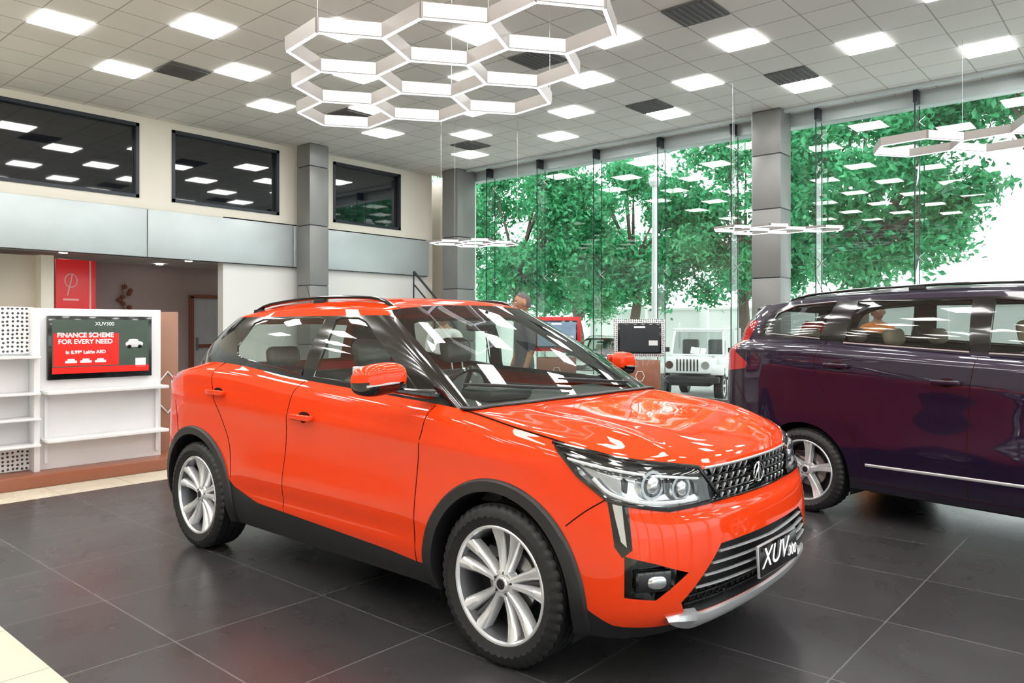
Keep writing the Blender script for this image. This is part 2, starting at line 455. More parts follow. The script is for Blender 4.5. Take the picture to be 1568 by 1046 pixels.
    low = ring.cut([(-3, 0), (3, 0), (3, S['lowz']), (-3, S['lowz'])], UX, UZ, lambda f: True)
    for f in low: f.material_index = 1
    for sg in (1, -1):
        for pl in S['seams']:
            P = crom(np.array(pl), 8)
            det.tube([ps(a, b, sg, -0.0008) for a, b in P], 0.0030, 'seam', 6)
    for sg in (1, -1):
        U = Vector((-1, sg, 0))/math.sqrt(2)
        flt = lambda f: f.calc_center_median().y*sg > 0.2 and f.calc_center_median().x > 1.2
        if S.get('head'):
            poly = [((-x+y)/math.sqrt(2), z) for x, y, z in S['head']]
            fs = ring.cut(poly, U, UZ, flt)
            for f in fs: f.material_index = 2
            hb_ = MB(); ring.recess(fs, 0.05, hb_, 'reflector', 'gloss', delete=False)
            out = []
            for k in range(len(S['head'])):
                a = S['head'][k]; b = S['head'][(k+1) % len(S['head'])]
                for t in np.linspace(0, 1, 8)[:-1]:
                    q_ = pd(Vector(a)*(1-t)+Vector(b)*t, sg)
                    if q_: out.append(q_)
            hb_.tube(out, 0.009, 'gloss', 6, closed=True)
            for (hx, hy, hz, rr) in S['proj']:
                p = pf(hy*sg, hz, -0.03); d = Vector((0.95, 0.3*sg, 0)).normalized()
                hb_.cyl(p-d*0.03, p+d*0.008, rr*1.25, 'chrome', 24, r1=rr*1.4)
                hb_.cyl(p-d*0.02, p+d*0.0085, rr*1.1, 'gloss', 24)
                v, f = superell(p+d*0.008, (rr*0.6, rr*0.9, rr*0.9), None, 1.0, n=10); hb_.add(v, f, 'reflector', True)
            for k in range(5):
                t = k/4; hy = 0.46+0.34*t; p = pf(hy*sg, 0.805+0.03*t, -0.03)
                hb_.box(p, (0.035, 0.010, 0.075-0.006*k), 'gloss', rot=(0, 0.2, 0.5*sg), bev=0.003)
            a = S['head'][0]; b = S['head'][1]
            line = []; line2 = []
            for k in range(14):
                t = k/13; p = Vector(a)*(1-t)+Vector(b)*t
                for (dz, LL) in ((-0.024, line), (-0.040, line2)):
                    q_ = pd(p, sg, dz, -0.010)
                    if q_: LL.append(q_)
            if len(line) > 2: hb_.tube(line, 0.010, 'gloss', 6); hb_.tube(line2[1:], 0.006, 'white_paint', 6)
            if S.get('headlow'):
                line = []
                for (x, y, z) in S['headlow']:
                    q_ = pd((x, y, z), sg, 0, -0.012)
                    if q_: line.append(q_)
                if len(line) > 2: hb_.tube([tuple(x) for x in crom(np.array([tuple(x) for x in line]), 4)], 0.008, 'white_paint', 6)
            hb_.build('headlight_left' if sg > 0 else 'headlight_right', root)
        if S.get('fog'):
            poly = [((-x+y)/math.sqrt(2), z) for x, y, z in S['fog']]
            fs = ring.cut(poly, U, UZ, flt)
            ring.recess(fs, 0.035, det, 'gloss')
            poly = [((-x+y)/math.sqrt(2), z) for x, y, z in S['strip0']]
            for f in ring.cut(poly, U, UZ, flt): f.material_index = 5
            poly = [((-x+y)/math.sqrt(2), z) for x, y, z in S['strip']]
            for f in ring.cut(poly, U, UZ, flt): f.material_index = 4
            p = pf(0.755*sg, 0.475, -0.02); d = Vector((0.8, 0.6*sg, 0)).normalized()
            X = Matrix.Translation(p) @ d.to_track_quat('X', 'Z').to_matrix().to_4x4()
            v, f = rbox_geo(0.03, 0.15, 0.085, 0.012, 2); det.add(v, f, 'gloss', True, X)
            v, f = rbox_geo(0.02, 0.13, 0.065, 0.010, 2); det.add([Vector(q_)+Vector((0.008, 0, 0)) for q_ in v], f, 'darkmetal', True, X)
            v, f = superell((0.014, 0.012, -0.002), (0.014, 0.040, 0.026), None, 0.8, n=10); det.add(v, f, 'reflector', True, X)
    if S.get('tail'):
        for f in ring.cut(S['tail'], UX, UZ, lambda f: abs(f.calc_center_median().y) > 0.4): f.material_index = 3
        for f in gh.cut(S['tail'], UX, UZ, lambda f: abs(f.calc_center_median().y) > 0.4): f.material_index = 5
    frontf = lambda f: f.calc_center_median().x > 1.6
    if S.get('grille'):
        fs = ring.cut(S['grille'], UY, UZ, frontf); ring.recess(fs, 0.045, det, 'gloss')
        gw = 0.40
        for r in range(4):
            z = 0.749+r*0.034; wv = gw+0.01*r-0.02
            if r > 0:
                P = [pf(y, z-0.017, -0.012) for y in np.linspace(-wv, wv, 31)]; det.tube(P, 0.0065, 'gloss', 6)
            for k in range(-7, 8):
                y = (k+(0.5 if r % 2 else 0))*0.054
                if abs(y) > wv or abs(y) < 0.075: continue
                p = pf(y, z, -0.010); a = math.atan2(y, 3)
                det.box(p, (0.010, 0.0060, 0.026), 'silver', rot=(0.30*(1 if k > 0 else -1), 0.25, a), bev=0.002, seg=1)
                det.box(p+Vector((-0.002, 0.009, 0)), (0.010, 0.010, 0.028), 'gloss', rot=(0.30*(1 if k > 0 else -1), 0.25, a), bev=0.002, seg=1)
        P = [pf(y, 0.868, 0.004) for y in np.linspace(-0.42, 0.42, 41)]; det.tube(P, 0.006, 'silver', 8)
        P = [pf(y, 0.735, 0.002) for y in np.linspace(-0.37, 0.37, 41)]; det.tube(P, 0.004, 'gloss', 8)
        c = pf(0, 0.80, 0.004)
        det.tube([c+Vector((0, 0.050*math.cos(a), 0.043*math.sin(a))) for a in np.linspace(0, 2*pi, 33)[:-1]], 0.0045, 'chrome', 8, closed=True)
        det.tube([c+Vector((0, -0.036, -0.026)), c+Vector((0.004, -0.01, 0.018)), c+Vector((0, 0.0, 0.040))], 0.0045, 'chrome', 6)
        det.tube([c+Vector((0, 0.036, -0.026)), c+Vector((0.004, 0.01, 0.018)), c+Vector((0, 0.0, 0.040))], 0.0045, 'chrome', 6)
        det.tube([c+Vector((0, 0, -0.040)), c+Vector((0, 0, 0.036))], 0.0045, 'chrome', 6)
        fs = ring.cut(S['lgrille'], UY, UZ, frontf); ring.recess(fs, 0.06, det, 'plastic')
        for i, z in enumerate((0.545, 0.505, 0.465, 0.425)):
            wv = 0.42+(0.575-z)*1.15-0.02
            P = [pf(y, z-0.012*(1-abs(y)/wv), -0.006) for y in np.linspace(-wv, wv, 41)]
            det.tube(P, 0.008, 'silver', 8, flat=(1.3, 0.5))
        for k in range(-12, 13):
            y = k*0.047; p0 = pf(y, 0.40, -0.03); det.tube([p0, pf(y, 0.33, -0.03)], 0.005, 'gloss', 5)
        for z in (0.385, 0.35): det.tube([pf(y, z, -0.025) for y in np.linspace(-0.6, 0.6, 31)], 0.006, 'gloss', 6)
        vs = []; ysk = np.linspace(-0.69, 0.69, 61)
        for y in ysk:
            t = max(0, (abs(y)-0.50)/0.19); zc = 0.275+0.050*t; hh = 0.030*(1-t**2)+0.004
            for (dz, o) in ((-1.0, 0.0), (-0.85, 0.022), (0.5, 0.026), (1.0, 0.012), (1.0, -0.02)):
                p = pf(y, max(0.24, zc+dz*hh), o); vs.append(p)
        fs_ = []
        for i in range(len(ysk)-1):
            for k in range(4): a = i*5+k; fs_.append([a, a+1, a+6, a+5])
        det.add(vs, fs_, 'silver', False)
        c = pf(0, 0.46, 0.03); det.box(c, (0.012, 0.42, 0.135), 'silver', rot=(0, -0.06, 0), bev=0.003)
        det.box(c+Vector((0.004, 0, 0)), (0.012, 0.41, 0.125), 'gloss', rot=(0, -0.06, 0), bev=0.002)
        text('plate_text', 'XUV', 0.12, 'ink', root, (c.x+0.0135, -0.055, 0.465), (pi/2, 0, pi/2), 0.0008, sx=1.15, shear=0.25)
        text('plate_number', '300', 0.065, 'ink', root, (c.x+0.0135, 0.140, 0.440), (pi/2, 0, pi/2), 0.0008, sx=0.95, shear=0.1)
    ra = S['arch']
    for sx in ax:
        poly = circ(sx, R0+0.005, ra, 44)
        fs = ring.cut(poly, UX, UZ, lambda f: abs(f.calc_center_median().y) > 0.5)
        bmesh.ops.delete(ring.bm, geom=fs, context='FACES')
        for sg in (1, -1):
            if S['archclad']:
                rows_ = []
                wid = S['archclad']
                for a in np.linspace(-0.32, pi+0.32, 50):
                    w2 = wid*(1+0.25*abs(math.cos(a))**2)
                    def P(r, o):
                        x = sx+r*math.cos(a); z = R0+0.005+r*math.sin(a); z = max(z, 0.235)
                        p = ps(x, z, sg); return p+Vector((0, sg*o, 0))
                    rows_.append([P(ra+0.002, -0.09), P(ra-0.004, 0.0), P(ra, 0.016), P(ra+w2*0.85, 0.018), P(ra+w2, 0.010), P(ra+w2+0.003, -0.004)])
                vs = [p for r in rows_ for p in r]; fs = []
                for i in range(len(rows_)-1):
                    for k in range(5): a = i*6+k; fs.append([a, a+1, a+7, a+6])
                det.add(vs, fs, 'plastic', True)
            else:
                vs = []
                for a in np.linspace(-0.3, pi+0.3, 50):
                    x = sx+ra*math.cos(a); z = R0+0.005+ra*math.sin(a); p = ps(x, max(z, 0.22), sg)
                    vs += [p, p-Vector((0, sg*0.06, 0))]
                det.add(vs, [[2*i, 2*i+1, 2*i+3, 2*i+2] for i in range(49)], paint, True)
            vs = []; nn = 24
            for i in range(nn+1):
                a = -0.4+(pi+0.8)*i/nn
                x = sx+(ra+0.01)*math.cos(a); z = R0+0.005+(ra+0.01)*math.sin(a); vs += [(x, sg*0.50, z), (x, sg*0.86, z)]
            det.add(vs, [[2*i, 2*i+1, 2*i+3, 2*i+2] for i in range(nn)], 'plastic', True)
            det.add([vs[2*i] for i in range(nn+1)], [list(range(nn+1))], 'plastic')
    wf = lambda f: abs(f.calc_center_median().y) > 0.4 and f.material_index in (0, 1)
    if S.get('roofstrip'):
        for f in gh.cut(S['roofstrip'], UX, UZ, wf): f.material_index = 0
    for pl in S.get('blackzones', []):
        for f in gh.cut(pl, UX, UZ, wf): f.material_index = 1
    for pl in S.get('paintzones', []):
        for f in gh.cut(pl, UX, UZ, wf): f.material_index = 0
    for pl in S['windows']:
        P = [tuple(p) for p in pl]
        for f in gh.cut(P, UX, UZ, wf): f.material_index = 2
        for sg in (1, -1):
            det.tube([ps(a, b, sg, 0.001) for a, b in P], 0.006, 'gloss', 6, closed=True)
    for (pl, r, m_) in S.get('glstrips', []):
        for sg in (1, -1): det.tube([ps(a, b, sg, 0.004) for a, b in pl], r, m_, 6)
    for (pl, r, m_) in S.get('strips', []):
        for sg in (1, -1): det.tube([ps(a, b, sg, 0.003) for a, b in crom(np.array(pl), 8)], r, m_, 8, flat=(0.6, 1.2))
    for sg in (1, -1):
        seq = [Vector(top[cc+sg*k]) for k in range(4*n-6, 8*n+1)]
        det.tube([p+Vector((0, 0, 0.0)) for p in seq], 0.0042, 'seam', 6)
    det.tube([Vector(p)+Vector((0.012, 0, 0.006)) for p in B[c0-4*n:c0+4*n+1]], 0.016, 'plastic', 8, flat=(1.6, 0.5))
    for y0, ln in ((0.50, 0.62), (-0.10, 0.62)):
        pts = []
        for t in np.linspace(0, 1, 8):
            y = y0-ln*t; z0 = S['W'][0][2]+0.03+0.05*t
            h = gh.bvh.ray_cast(Vector((5, y, z0)), Vector((-1, 0, 0)))
            if h[0]: pts.append(h[0]+Vector((0.012, 0, 0.012)))
        if len(pts) > 2: det.tube(pts, [0.008]*(len(pts)-1)+[0.004], 'plastic', 6)
    for (hx, hz) in S['handles']:
        for sg in (1, -1):
            p = ps(hx, hz, sg)
            det.box(p+Vector((0, sg*0.030, 0)), (0.19, 0.018, 0.034), paint, bev=0.009, seg=3)
            for dx in (-0.08, 0.08): det.box(p+Vector((dx, sg*0.010, 0)), (0.035, 0.04, 0.028), paint, bev=0.008)
            v, f = superell(p+Vector((0.0, -sg*0.004, -0.006)), (0.070, 0.009, 0.036), None, 1.0, n=8); det.add(v, f, 'seam', True)
    mx, my, mz = S['mirror']
    for sg in (1, -1):
        v, f = superell((mx, sg*my, mz), (0.062, 0.125, 0.075), None, 0.7, n=20)
        v2 = []
        for p in v:
            t = (p.y*sg-my)/0.125; p = p.copy(); p.z += -0.012*t; p.x -= 0.03*t*abs(t)
            v2.append(p)
        hi = []; lo = []
        for q_ in f:
            zc = sum(v2[i].z for i in q_)/4
            (lo if zc < mz-0.018 else hi).append(q_)
        det.add(v2, hi, paint, True); det.add(v2, lo, 'gloss', True)
        det.box((mx-0.066, sg*my, mz+0.005), (0.01, 0.20, 0.11), 'chrome', bev=0.004)
        det.tube([(mx+0.060, sg*(my-0.085), mz-0.014), (mx+0.064, sg*my, mz-0.018), (mx+0.036, sg*(my+0.10), mz-0.028)], 0.006, 'silver', 6)
        b = ps(mx+0.10, S['mirbase'], sg)
        det.tube([b-Vector((0, sg*0.03, 0)), b+Vector((0, sg*0.05, 0.01)), Vector((mx, sg*(my-0.06), mz-0.05))], [0.055, 0.045, 0.03], 'gloss', 10, flat=(1, 0.5))
    for sg in (1, -1):
        x0, x1 = S['rail']; pts = []
        for t in np.linspace(0, 1, 24):
            x = x0+(x1-x0)*t
            h = roof.bvh.ray_cast(Vector((x, sg*S['raily'], 3)), Vector((0, 0, -1)))
            zz = h[0].z if h[0] else 1.55
            e = min(1, min(t, 1-t)/0.10)
            pts.append(Vector((x, sg*S['raily'], zz-0.01+0.036*e**0.6)))
        det.tube(pts, 0.014, S['railmat'], 8, flat=(1.2, 0.8))
        for t in (0.02, 0.5, 0.98):
            p = pts[int(t*23)]; det.box(p-Vector((0, 0, 0.02)), (0.12, 0.03, 0.04), 'plastic', bev=0.01)
    h = roof.bvh.ray_cast(Vector((S['ant'], 0, 3)), Vector((0, 0, -1)))
    if h[0]:
        det.box(h[0]+Vector((0, 0, 0.008)), (0.07, 0.035, 0.03), 'plastic', bev=0.01)
        det.tube([h[0]+Vector((0, 0, 0.01)), h[0]+Vector((-0.08, 0, 0.19))], [0.004, 0.0025], 'plastic', 6)
    rear = np.concatenate([Tt[5*n::-1], Tt[len(Tt)-2:len(Tt)-2-5*n:-1]])
    vs = []
    for p in rear:
        w_ = max(0.0, 1-(abs(p[1])/(abs(rear[0][1])))**6)
        vs += [Vector((p[0]+0.02, p[1], p[2]+0.006)), Vector((p[0]-0.11*w_-0.01, p[1]*0.97, p[2]-0.012)), Vector((p[0]-0.10*w_-0.01, p[1]*0.97, p[2]-0.035)), Vector((p[0], p[1], p[2]-0.045))]
    fs = []
    for i in range(len(rear)-1):
        for k in range(3): a = i*4+k; fs.append([a, a+1, a+5, a+4])
    det.add(vs, fs, paint, True)
    zb = S['T'][9][2]
    det.box((0, 0, 0.25), (1.80, 1.62, 0.06), 'plastic')
    det.box((0, 0, 0.27), (abs(ax[0])*2+1.2, 0.95, 0.08), 'plastic')
    det.box((0.0, 0.0, zb-0.42), (1.7, 1.50, 0.03), 'dash')
    for sg in (1, -1): det.box((-0.1, sg*0.755, zb-0.19), (2.3, 0.04, 0.30), 'dash', bev=0.015)
    W0 = S['W'][0]; dx = W0[0]-0.02
    prof = [(dx+0.02, W0[2]-0.05), (dx-0.15, W0[2]-0.02), (dx-0.42, W0[2]+0.005), (dx-0.5, W0[2]-0.05), (dx-0.46, W0[2]-0.25), (dx-0.3, W0[2]-0.45), (dx+0.02, W0[2]-0.45)]
    k = len(prof); vs = [(x, -0.68, z) for x, z in prof]+[(x, 0.68, z) for x, z in prof]
    det.add(vs, [[i, (i+1) % k, (i+1) % k+k, i+k] for i in range(k)]+[list(range(k)), list(range(k, 2*k))], 'dash')
    det.box((dx-0.3, -0.36, W0[2]+0.02), (0.22, 0.34, 0.07), 'dash', bev=0.03)
    sw = Vector((dx-0.56, -0.36, W0[2]-0.03)); sa = Vector((1, 0, -0.45)).normalized(); su = sa.cross(UY).normalized()
    det.tube([sw+UY*0.185*math.cos(a)+su*0.185*math.sin(a) for a in np.linspace(0, 2*pi, 33)[:-1]], 0.016, 'gloss', 8, closed=True)
    det.cyl(sw, sw+sa*0.2, 0.05, 'dash', 14)
    for a in (0, pi, -pi/2, pi/2): det.tube([sw, sw+UY*0.18*math.cos(a)+su*0.18*math.sin(a)], 0.014, 'dash', 6)
    def seat(x, y, w, m, zt):
        det.box((x+0.05, y, zt-0.66), (0.52, w, 0.18), m, rot=(0, -0.12, 0), bev=0.06, seg=3)
        det.box((x-0.27, y, zt-0.36), (0.16, w*0.92, 0.66), m, rot=(0, -0.22, 0), bev=0.07, seg=3)
        for s_ in (-1, 1): det.box((x-0.23, y+s_*w*0.42, zt-0.42), (0.18, 0.08, 0.50), m, rot=(0, -0.22, 0), bev=0.04, seg=2)
    for y in (-0.36, 0.36):
        seat(S['seatx'], y, 0.48, S['seatmat'], S['seatz'])
        det.box((S['seatx']-0.36, y, S['seatz']+0.09), (0.10, 0.25, 0.17), S['seatmat'], rot=(0, -0.2, 0), bev=0.045, seg=3)
        for d_ in (-0.05, 0.05): det.cyl((S['seatx']-0.34, y+d_, S['seatz']-0.04), (S['seatx']-0.36, y+d_, S['seatz']+0.06), 0.006, 'chrome', 6)
    for rx in S['rows_rear']:
        seat(rx, 0, 1.22, S['seatmat'], S['seatz']-0.02)
        for y in (-0.4, 0.4): det.box((rx-0.36, y, S['seatz']+0.05), (0.09, 0.24, 0.13), S['seatmat'], rot=(0, -0.2, 0), bev=0.04, seg=3)
    g0 = S['GT'][0]; det.box((g0[0]+0.03, 0, g0[2]-0.12), (0.03, 0.24, 0.065), 'gloss', bev=0.015); det.cyl((g0[0]+0.04, 0, g0[2]-0.1), (g0[0]+0.08, 0, g0[2]-0.03), 0.01, 'dash', 8)
    wg = wheel_geo(R0, S['rim'], S['wstyle'])
    for i, sx in enumerate(ax):
        for sg in (1, -1):
            o = wg.build('wheel_%s_%s' % ('front' if sx > 0 else 'rear', 'left' if sg > 0 else 'right'), root, (sx, sg*S['wy'], R0), 0 if sg > 0 else pi)
    det.build('trim_and_interior', root)
    ring.finish('body_shell', root); gh.finish('glasshouse', root); hood.finish('hood', root); roof.finish('roof', root)
    return root
SUV = dict(
 M=[(2.13, 0), (2.12, .25), (2.09, .48), (2.03, .68), (1.93, .82), (1.80, .885), (1.62, .905), (1.32, .912), (1.0, .90), (.6, .893), (.1, .89), (-.4, .89), (-.9, .895), (-1.36, .91), (-1.65, .895), (-1.85, .84), (-1.95, .72), (-2.0, .5), (-2.02, .25), (-2.02, 0)],
 T=[(2.05, 0, .885), (2.04, .25, .885), (2.0, .46, .888), (1.925, .64, .905), (1.82, .76, .93), (1.70, .805, .955), (1.55, .82, .985), (1.33, .825, 1.02), (1.0, .81, 1.07), (.6, .80, 1.095), (.1, .80, 1.125), (-.4, .80, 1.155), (-.9, .795, 1.20), (-1.32, .78, 1.215), (-1.58, .74, 1.19), (-1.74, .67, 1.16), (-1.83, .56, 1.14), (-1.88, .4, 1.13), (-1.9, .2, 1.125), (-1.905, 0, 1.125)],
 rows=[('abs', .235, .055, .05), ('abs', .34, .012, .01), ('abs', .50, 0, 0), ('abs', .66, .004, .012), ('rel', .17, .014, .03), ('rel', .055, .032, .035)],
 crease=lambda x: 0.93+(-x)*0.035+0.02,
 W=[(1.14, 0, 1.085), (1.13, .25, 1.085), (1.105, .50, 1.08), (1.065, .68, 1.075)],
 GT=[(.34, 0, 1.575), (.335, .22, 1.572), (.31, .42, 1.562), (.27, .53, 1.55), (.2, .60, 1.535), (.08, .615, 1.543), (-.15, .625, 1.55), (-.5, .63, 1.553), (-.9, .62, 1.543), (-1.2, .605, 1.525), (-1.38, .57, 1.51), (-1.47, .52, 1.505), (-1.52, .43, 1.505), (-1.55, .3, 1.51), (-1.56, .15, 1.513), (-1.565, 0, 1.515)],
 crown=0.055, paint='paint', blackpillar=True, sideglass='cglass', axle=(1.30, -1.36), R=0.345, arch=0.397, archclad=0.052, lowz=0.272,
 clad=[[(1.0, .2), (1.0, .34), (.78, .345), (.60, .36), (.0, .385), (-.6, .41), (-.86, .47), (-1.0, .55), (-1.0, .2)], [(1.6, .2), (2.3, .2), (2.3, .26), (2.05, .27), (1.85, .30), (1.74, .37), (1.6, .40)], [(-1.6, .2), (-2.2, .2), (-2.2, .5), (-1.9, .5), (-1.7, .45), (-1.6, .45)]],
 seams=[[(.84, 1.075), (.815, .95), (.79, .7), (.785, .345)], [(-.24, 1.14), (-.30, 1.0), (-.32, .7), (-.33, .395)], [(-1.17, 1.215), (-1.14, 1.05), (-1.03, .88), (-.93, .72), (-.90, .52)], [(1.83, .785), (1.75, .73), (1.67, .665)], [(-1.66, .95), (-1.60, .75), (-1.63, .6)]],
 head=[(1.59, .87, .975), (2.0, .44, .875), (2.08, .37, .738), (1.99, .66, .735), (1.86, .865, .778), (1.73, .89, .865)],
 proj=[(0, .70, .835, .042), (0, .56, .81, .036)],
 headlow=[(1.78, .87, .86), (1.85, .85, .805), (1.93, .76, .772), (2.0, .64, .76), (2.04, .5, .757)],
 fog=[(1.885, .82, .578), (1.885, .82, .42), (1.98, .74, .405), (2.06, .62, .495), (1.98, .74, .545)],
 strip0=[(1.85, .868, .787), (1.915, .82, .777), (1.925, .815, .60), (1.895, .84, .57), (1.87, .855, .61), (1.86, .86, .70)],
 strip=[(1.865, .86, .787), (1.895, .835, .780), (1.90, .832, .69), (1.905, .825, .61), (1.89, .84, .63), (1.875, .85, .71)],
 tail=[(-2.2, 1.0), (-1.75, 1.06), (-1.56, 1.12), (-1.6, 1.165), (-2.2, 1.16)],
 grille=[(-.43, .866), (.43, .866), (.375, .738), (.2, .728), (-.2, .728), (-.375, .738)],
 lgrille=[(-.42, .575), (.42, .575), (.64, .38), (.60, .315), (-.60, .315), (-.64, .38)],
 roofstrip=[(-1.5, 1.512), (.3, 1.512), (.3, 1.7), (-1.5, 1.7)],
 paintzones=[[(-1.62, 1.1), (-1.95, 1.1), (-1.95, 1.3), (-1.62, 1.26)]],
 windows=[[(-.17, 1.165), (.35, 1.14), (.66, 1.128), (.70, 1.135), (.60, 1.20), (.12, 1.475), (.05, 1.495), (-.10, 1.50), (-.135, 1.49)], [(-.29, 1.175), (-.24, 1.49), (-.30, 1.50), (-.92, 1.492), (-1.0, 1.47), (-1.06, 1.32), (-1.03, 1.27), (-.95, 1.245)]],
 handles=[(-.14, .95), (-1.08, 1.035)], mirror=(.70, 1.04, 1.205), mirbase=1.12, rail=(.2, -1.25), raily=.53, railmat='gloss', ant=-1.35,
 seatx=0.15, seatz=1.20, rows_rear=[-0.75], seatmat='seat_d', rim=0.252, wy=0.79, wstyle=0)
MPV = dict(SUV)
xm = lambda x: float(np.interp(x, [-2.02, -1.36, 1.0, 1.36, 2.13], [-2.30, -1.38, 1.28, 1.50, 2.32]))
ws = 1.025
zt = [0.98, 0.98, 0.985, 1.0, 1.03, 1.06, 1.09, 1.14, 1.19, 1.215, 1.235, 1.265, 1.30, 1.33, 1.34, 1.33, 1.31, 1.30, 1.295, 1.295]
Tm = [(xm(x), y*ws, z) for (x, y, _), z in zip(SUV['T'], zt)]
Tm[14:] = [(-1.84, .775, 1.34), (-2.06, .71, 1.33), (-2.16, .58, 1.31), (-2.21, .4, 1.30), (-2.23, .2, 1.295), (-2.235, 0, 1.295)]
MPV.update(M=[(xm(x), y*ws) for x, y in SUV['M']], T=Tm, W=[(1.45, 0, 1.20), (1.44, .26, 1.20), (1.41, .52, 1.195), (1.36, .7, 1.192)],
 GT=[(.55, 0, 1.71), (.545, .22, 1.708), (.52, .42, 1.70), (.48, .56, 1.685), (.4, .635, 1.665), (.2, .655, 1.675), (-.1, .67, 1.685), (-.6, .675, 1.688), (-1.15, .67, 1.678), (-1.6, .655, 1.655), (-1.86, .62, 1.63), (-1.96, .56, 1.62), (-2.00, .45, 1.62), (-2.02, .3, 1.625), (-2.03, .15, 1.628), (-2.035, 0, 1.63)],
 crown=0.05, paint='purple', blackpillar=False, sideglass='dglass', axle=(1.38, -1.38), R=0.325, arch=0.372, archclad=0, lowz=0.25, crease=lambda x: 1.06-x*0.06,
 clad=[], seams=[[(1.0, 1.19), (.98, .9), (.92, .6), (.9, .30)], [(-.16, 1.24), (-.19, 1.0), (-.2, .6), (-.2, .30)], [(-1.24, 1.33), (-1.28, 1.15), (-1.20, .95), (-1.02, .72), (-.93, .5), (-.92, .30)], [(-2.04, 1.0), (-1.85, .75), (-1.76, .5)], [(.9, .30), (0, .29), (-.92, .30)]],
 fog=None, grille=None, head=[(1.75, .9, 1.07), (2.2, .44, .97), (2.25, .37, .85), (2.15, .66, .85), (1.98, .885, .90), (1.9, .9, .95)], headlow=None, proj=[(0, .7, .93, .035)],
 tail=[(-2.5, 1.50), (-1.90, 1.50), (-1.95, 1.38), (-2.04, 1.24), (-1.90, 1.15), (-1.92, 1.10), (-2.5, 1.02)],
 roofstrip=None, paintzones=[], blackzones=[[(-1.88, 1.37), (-1.0, 1.325), (0.0, 1.27), (.7, 1.235), (1.05, 1.235), (.38, 1.62), (.0, 1.655), (-1.0, 1.655), (-1.64, 1.63), (-1.80, 1.57)]],
 windows=[[(-1.82, 1.40), (-1.30, 1.362), (-1.22, 1.635), (-1.55, 1.615), (-1.70, 1.56)], [(-1.10, 1.335), (-.22, 1.285), (-.24, 1.635), (-1.04, 1.64)], [(-.10, 1.28), (.88, 1.25), (.30, 1.60), (-.10, 1.635)]],
 strips=[([(-.88, .435), (0, .44), (.88, .445)], 0.009, 'silver')],
 glstrips=[([(-1.80, 1.395), (-1.30, 1.355)], 0.005, 'silver'), ([(-1.10, 1.325), (-.22, 1.277)], 0.006, 'silver'), ([(-.10, 1.272), (.88, 1.24)], 0.006, 'silver'), ([(-1.80, 1.395), (-1.72, 1.56), (-1.56, 1.622), (-1.22, 1.645)], 0.004, 'silver')],
 handles=[(-.33, 1.07), (-1.10, 1.155)], mirror=(1.0, 1.05, 1.30), mirbase=1.22, rail=(.3, -1.7), raily=.58, railmat='gloss', ant=-1.7,
 seatx=0.35, seatz=1.32, rows_rear=[-0.55, -1.25], seatmat='seat', rim=0.235, wy=0.80, wstyle=1)
car = build_car('orange_compact_suv', SUV, (3.29, 3.47, 0), -pi/2)
fw = Vector((-.178, -.985, 0)).normalized(); lf = Vector((-fw.y, fw.x, 0))
rw = Vector((5.98, 2.078, 0))-fw*0.11; pc = rw+fw*1.38+lf*0.905
car2 = build_car('purple_mpv', MPV, (pc.x, pc.y, 0), math.atan2(fw.y, fw.x))
# ------------------------------------------------------------------ room
HC = 5.23; GX = 13.6; WY = 14.0
floor_m = grid_mat('floor_tile_dark', (0.042, 0.040, 0.042), (0.13, 0.13, 0.13), 0.8, 0.8, 0.004, 0.28, ox=-0.02, oy=-0.26, noise=0.15, coat=0.0, rvar=0.06)
ceil_m = grid_mat('ceiling_tile', (0.88, 0.87, 0.83), (0.48, 0.47, 0.44), 0.61, 0.61, 0.009, 0.8, ox=-(3.45-0.305), oy=-(10.42-0.305), noise=0.02)
cream = mat('cream_paint', (0.83, 0.79, 0.69), 0.6, noise=0.03, nscale=2)
whitew = mat('white_wall', (0.83, 0.83, 0.80), 0.6, noise=0.02, nscale=2)
backw = mat('back_wall_paint', (0.50, 0.48, 0.45), 0.6, noise=0.04, nscale=2)
acp = mat('grey_composite_panel', (0.54, 0.60, 0.61), 0.35, 0.25, noise=0.14, nscale=1.2)
acpd = mat('column_grey', (0.25, 0.25, 0.245), 0.4, 0.3, noise=0.06, nscale=2)
creamtile = grid_mat('floor_tile_cream', (0.62, 0.58, 0.46), (0.35, 0.33, 0.28), 0.6, 0.6, 0.004, 0.25, noise=0.06)
mauve = mat('mauve_wall', (0.50, 0.40, 0.38), 0.6, noise=0.04)
blackglass = mat('window_black_glass', (0.006, 0.008, 0.012), 0.03, coat=1.0, noise=0.05, spec=0.8)
frame = mat('window_frame_dark', (0.03, 0.035, 0.045), 0.35, 0.4, noise=0.05)
wood = mat('brown_laminate', (0.28, 0.095, 0.05), 0.35, coat=0.3, noise=0.12, nscale=5)
woodl = mat('light_brown_panel', (0.36, 0.18, 0.12), 0.4, noise=0.06, nscale=3)
panel_e = mat('led_panel', (1, 1, 1), 0.5, emis=(1.0, 0.99, 0.965), es=14.5, noise=0.01)
bar_e = mat('led_bar', (1, 1, 1), 0.5, emis=(0.86, 0.92, 1.0), es=1.6, noise=0.01)
bar_s = mat('bar_side_glow', (0.8, 0.8, 0.8), 0.5, emis=(1, 1, 1), es=0.35, noise=0.01)  # brightness of the camera-facing bar sides put in as a pale glow
barbody = mat('lamp_body', (0.30, 0.28, 0.26), 0.35, 0.2, noise=0.03)
downl = mat('downlight', (1, 1, 1), 0.5, emis=(1.0, 0.97, 0.9), es=10.0, noise=0.01)
vent = mat('vent_grey', (0.13, 0.13, 0.125), 0.6, noise=0.08)
wg = glass('wall_glass', (0.955, 0.99, 0.975), ior=1.35)
fin = glass('glass_fin', (0.84, 0.93, 0.90), ior=1.3)
steel = mat('steel', (0.5, 0.5, 0.5), 0.25, 0.9, noise=0.03)
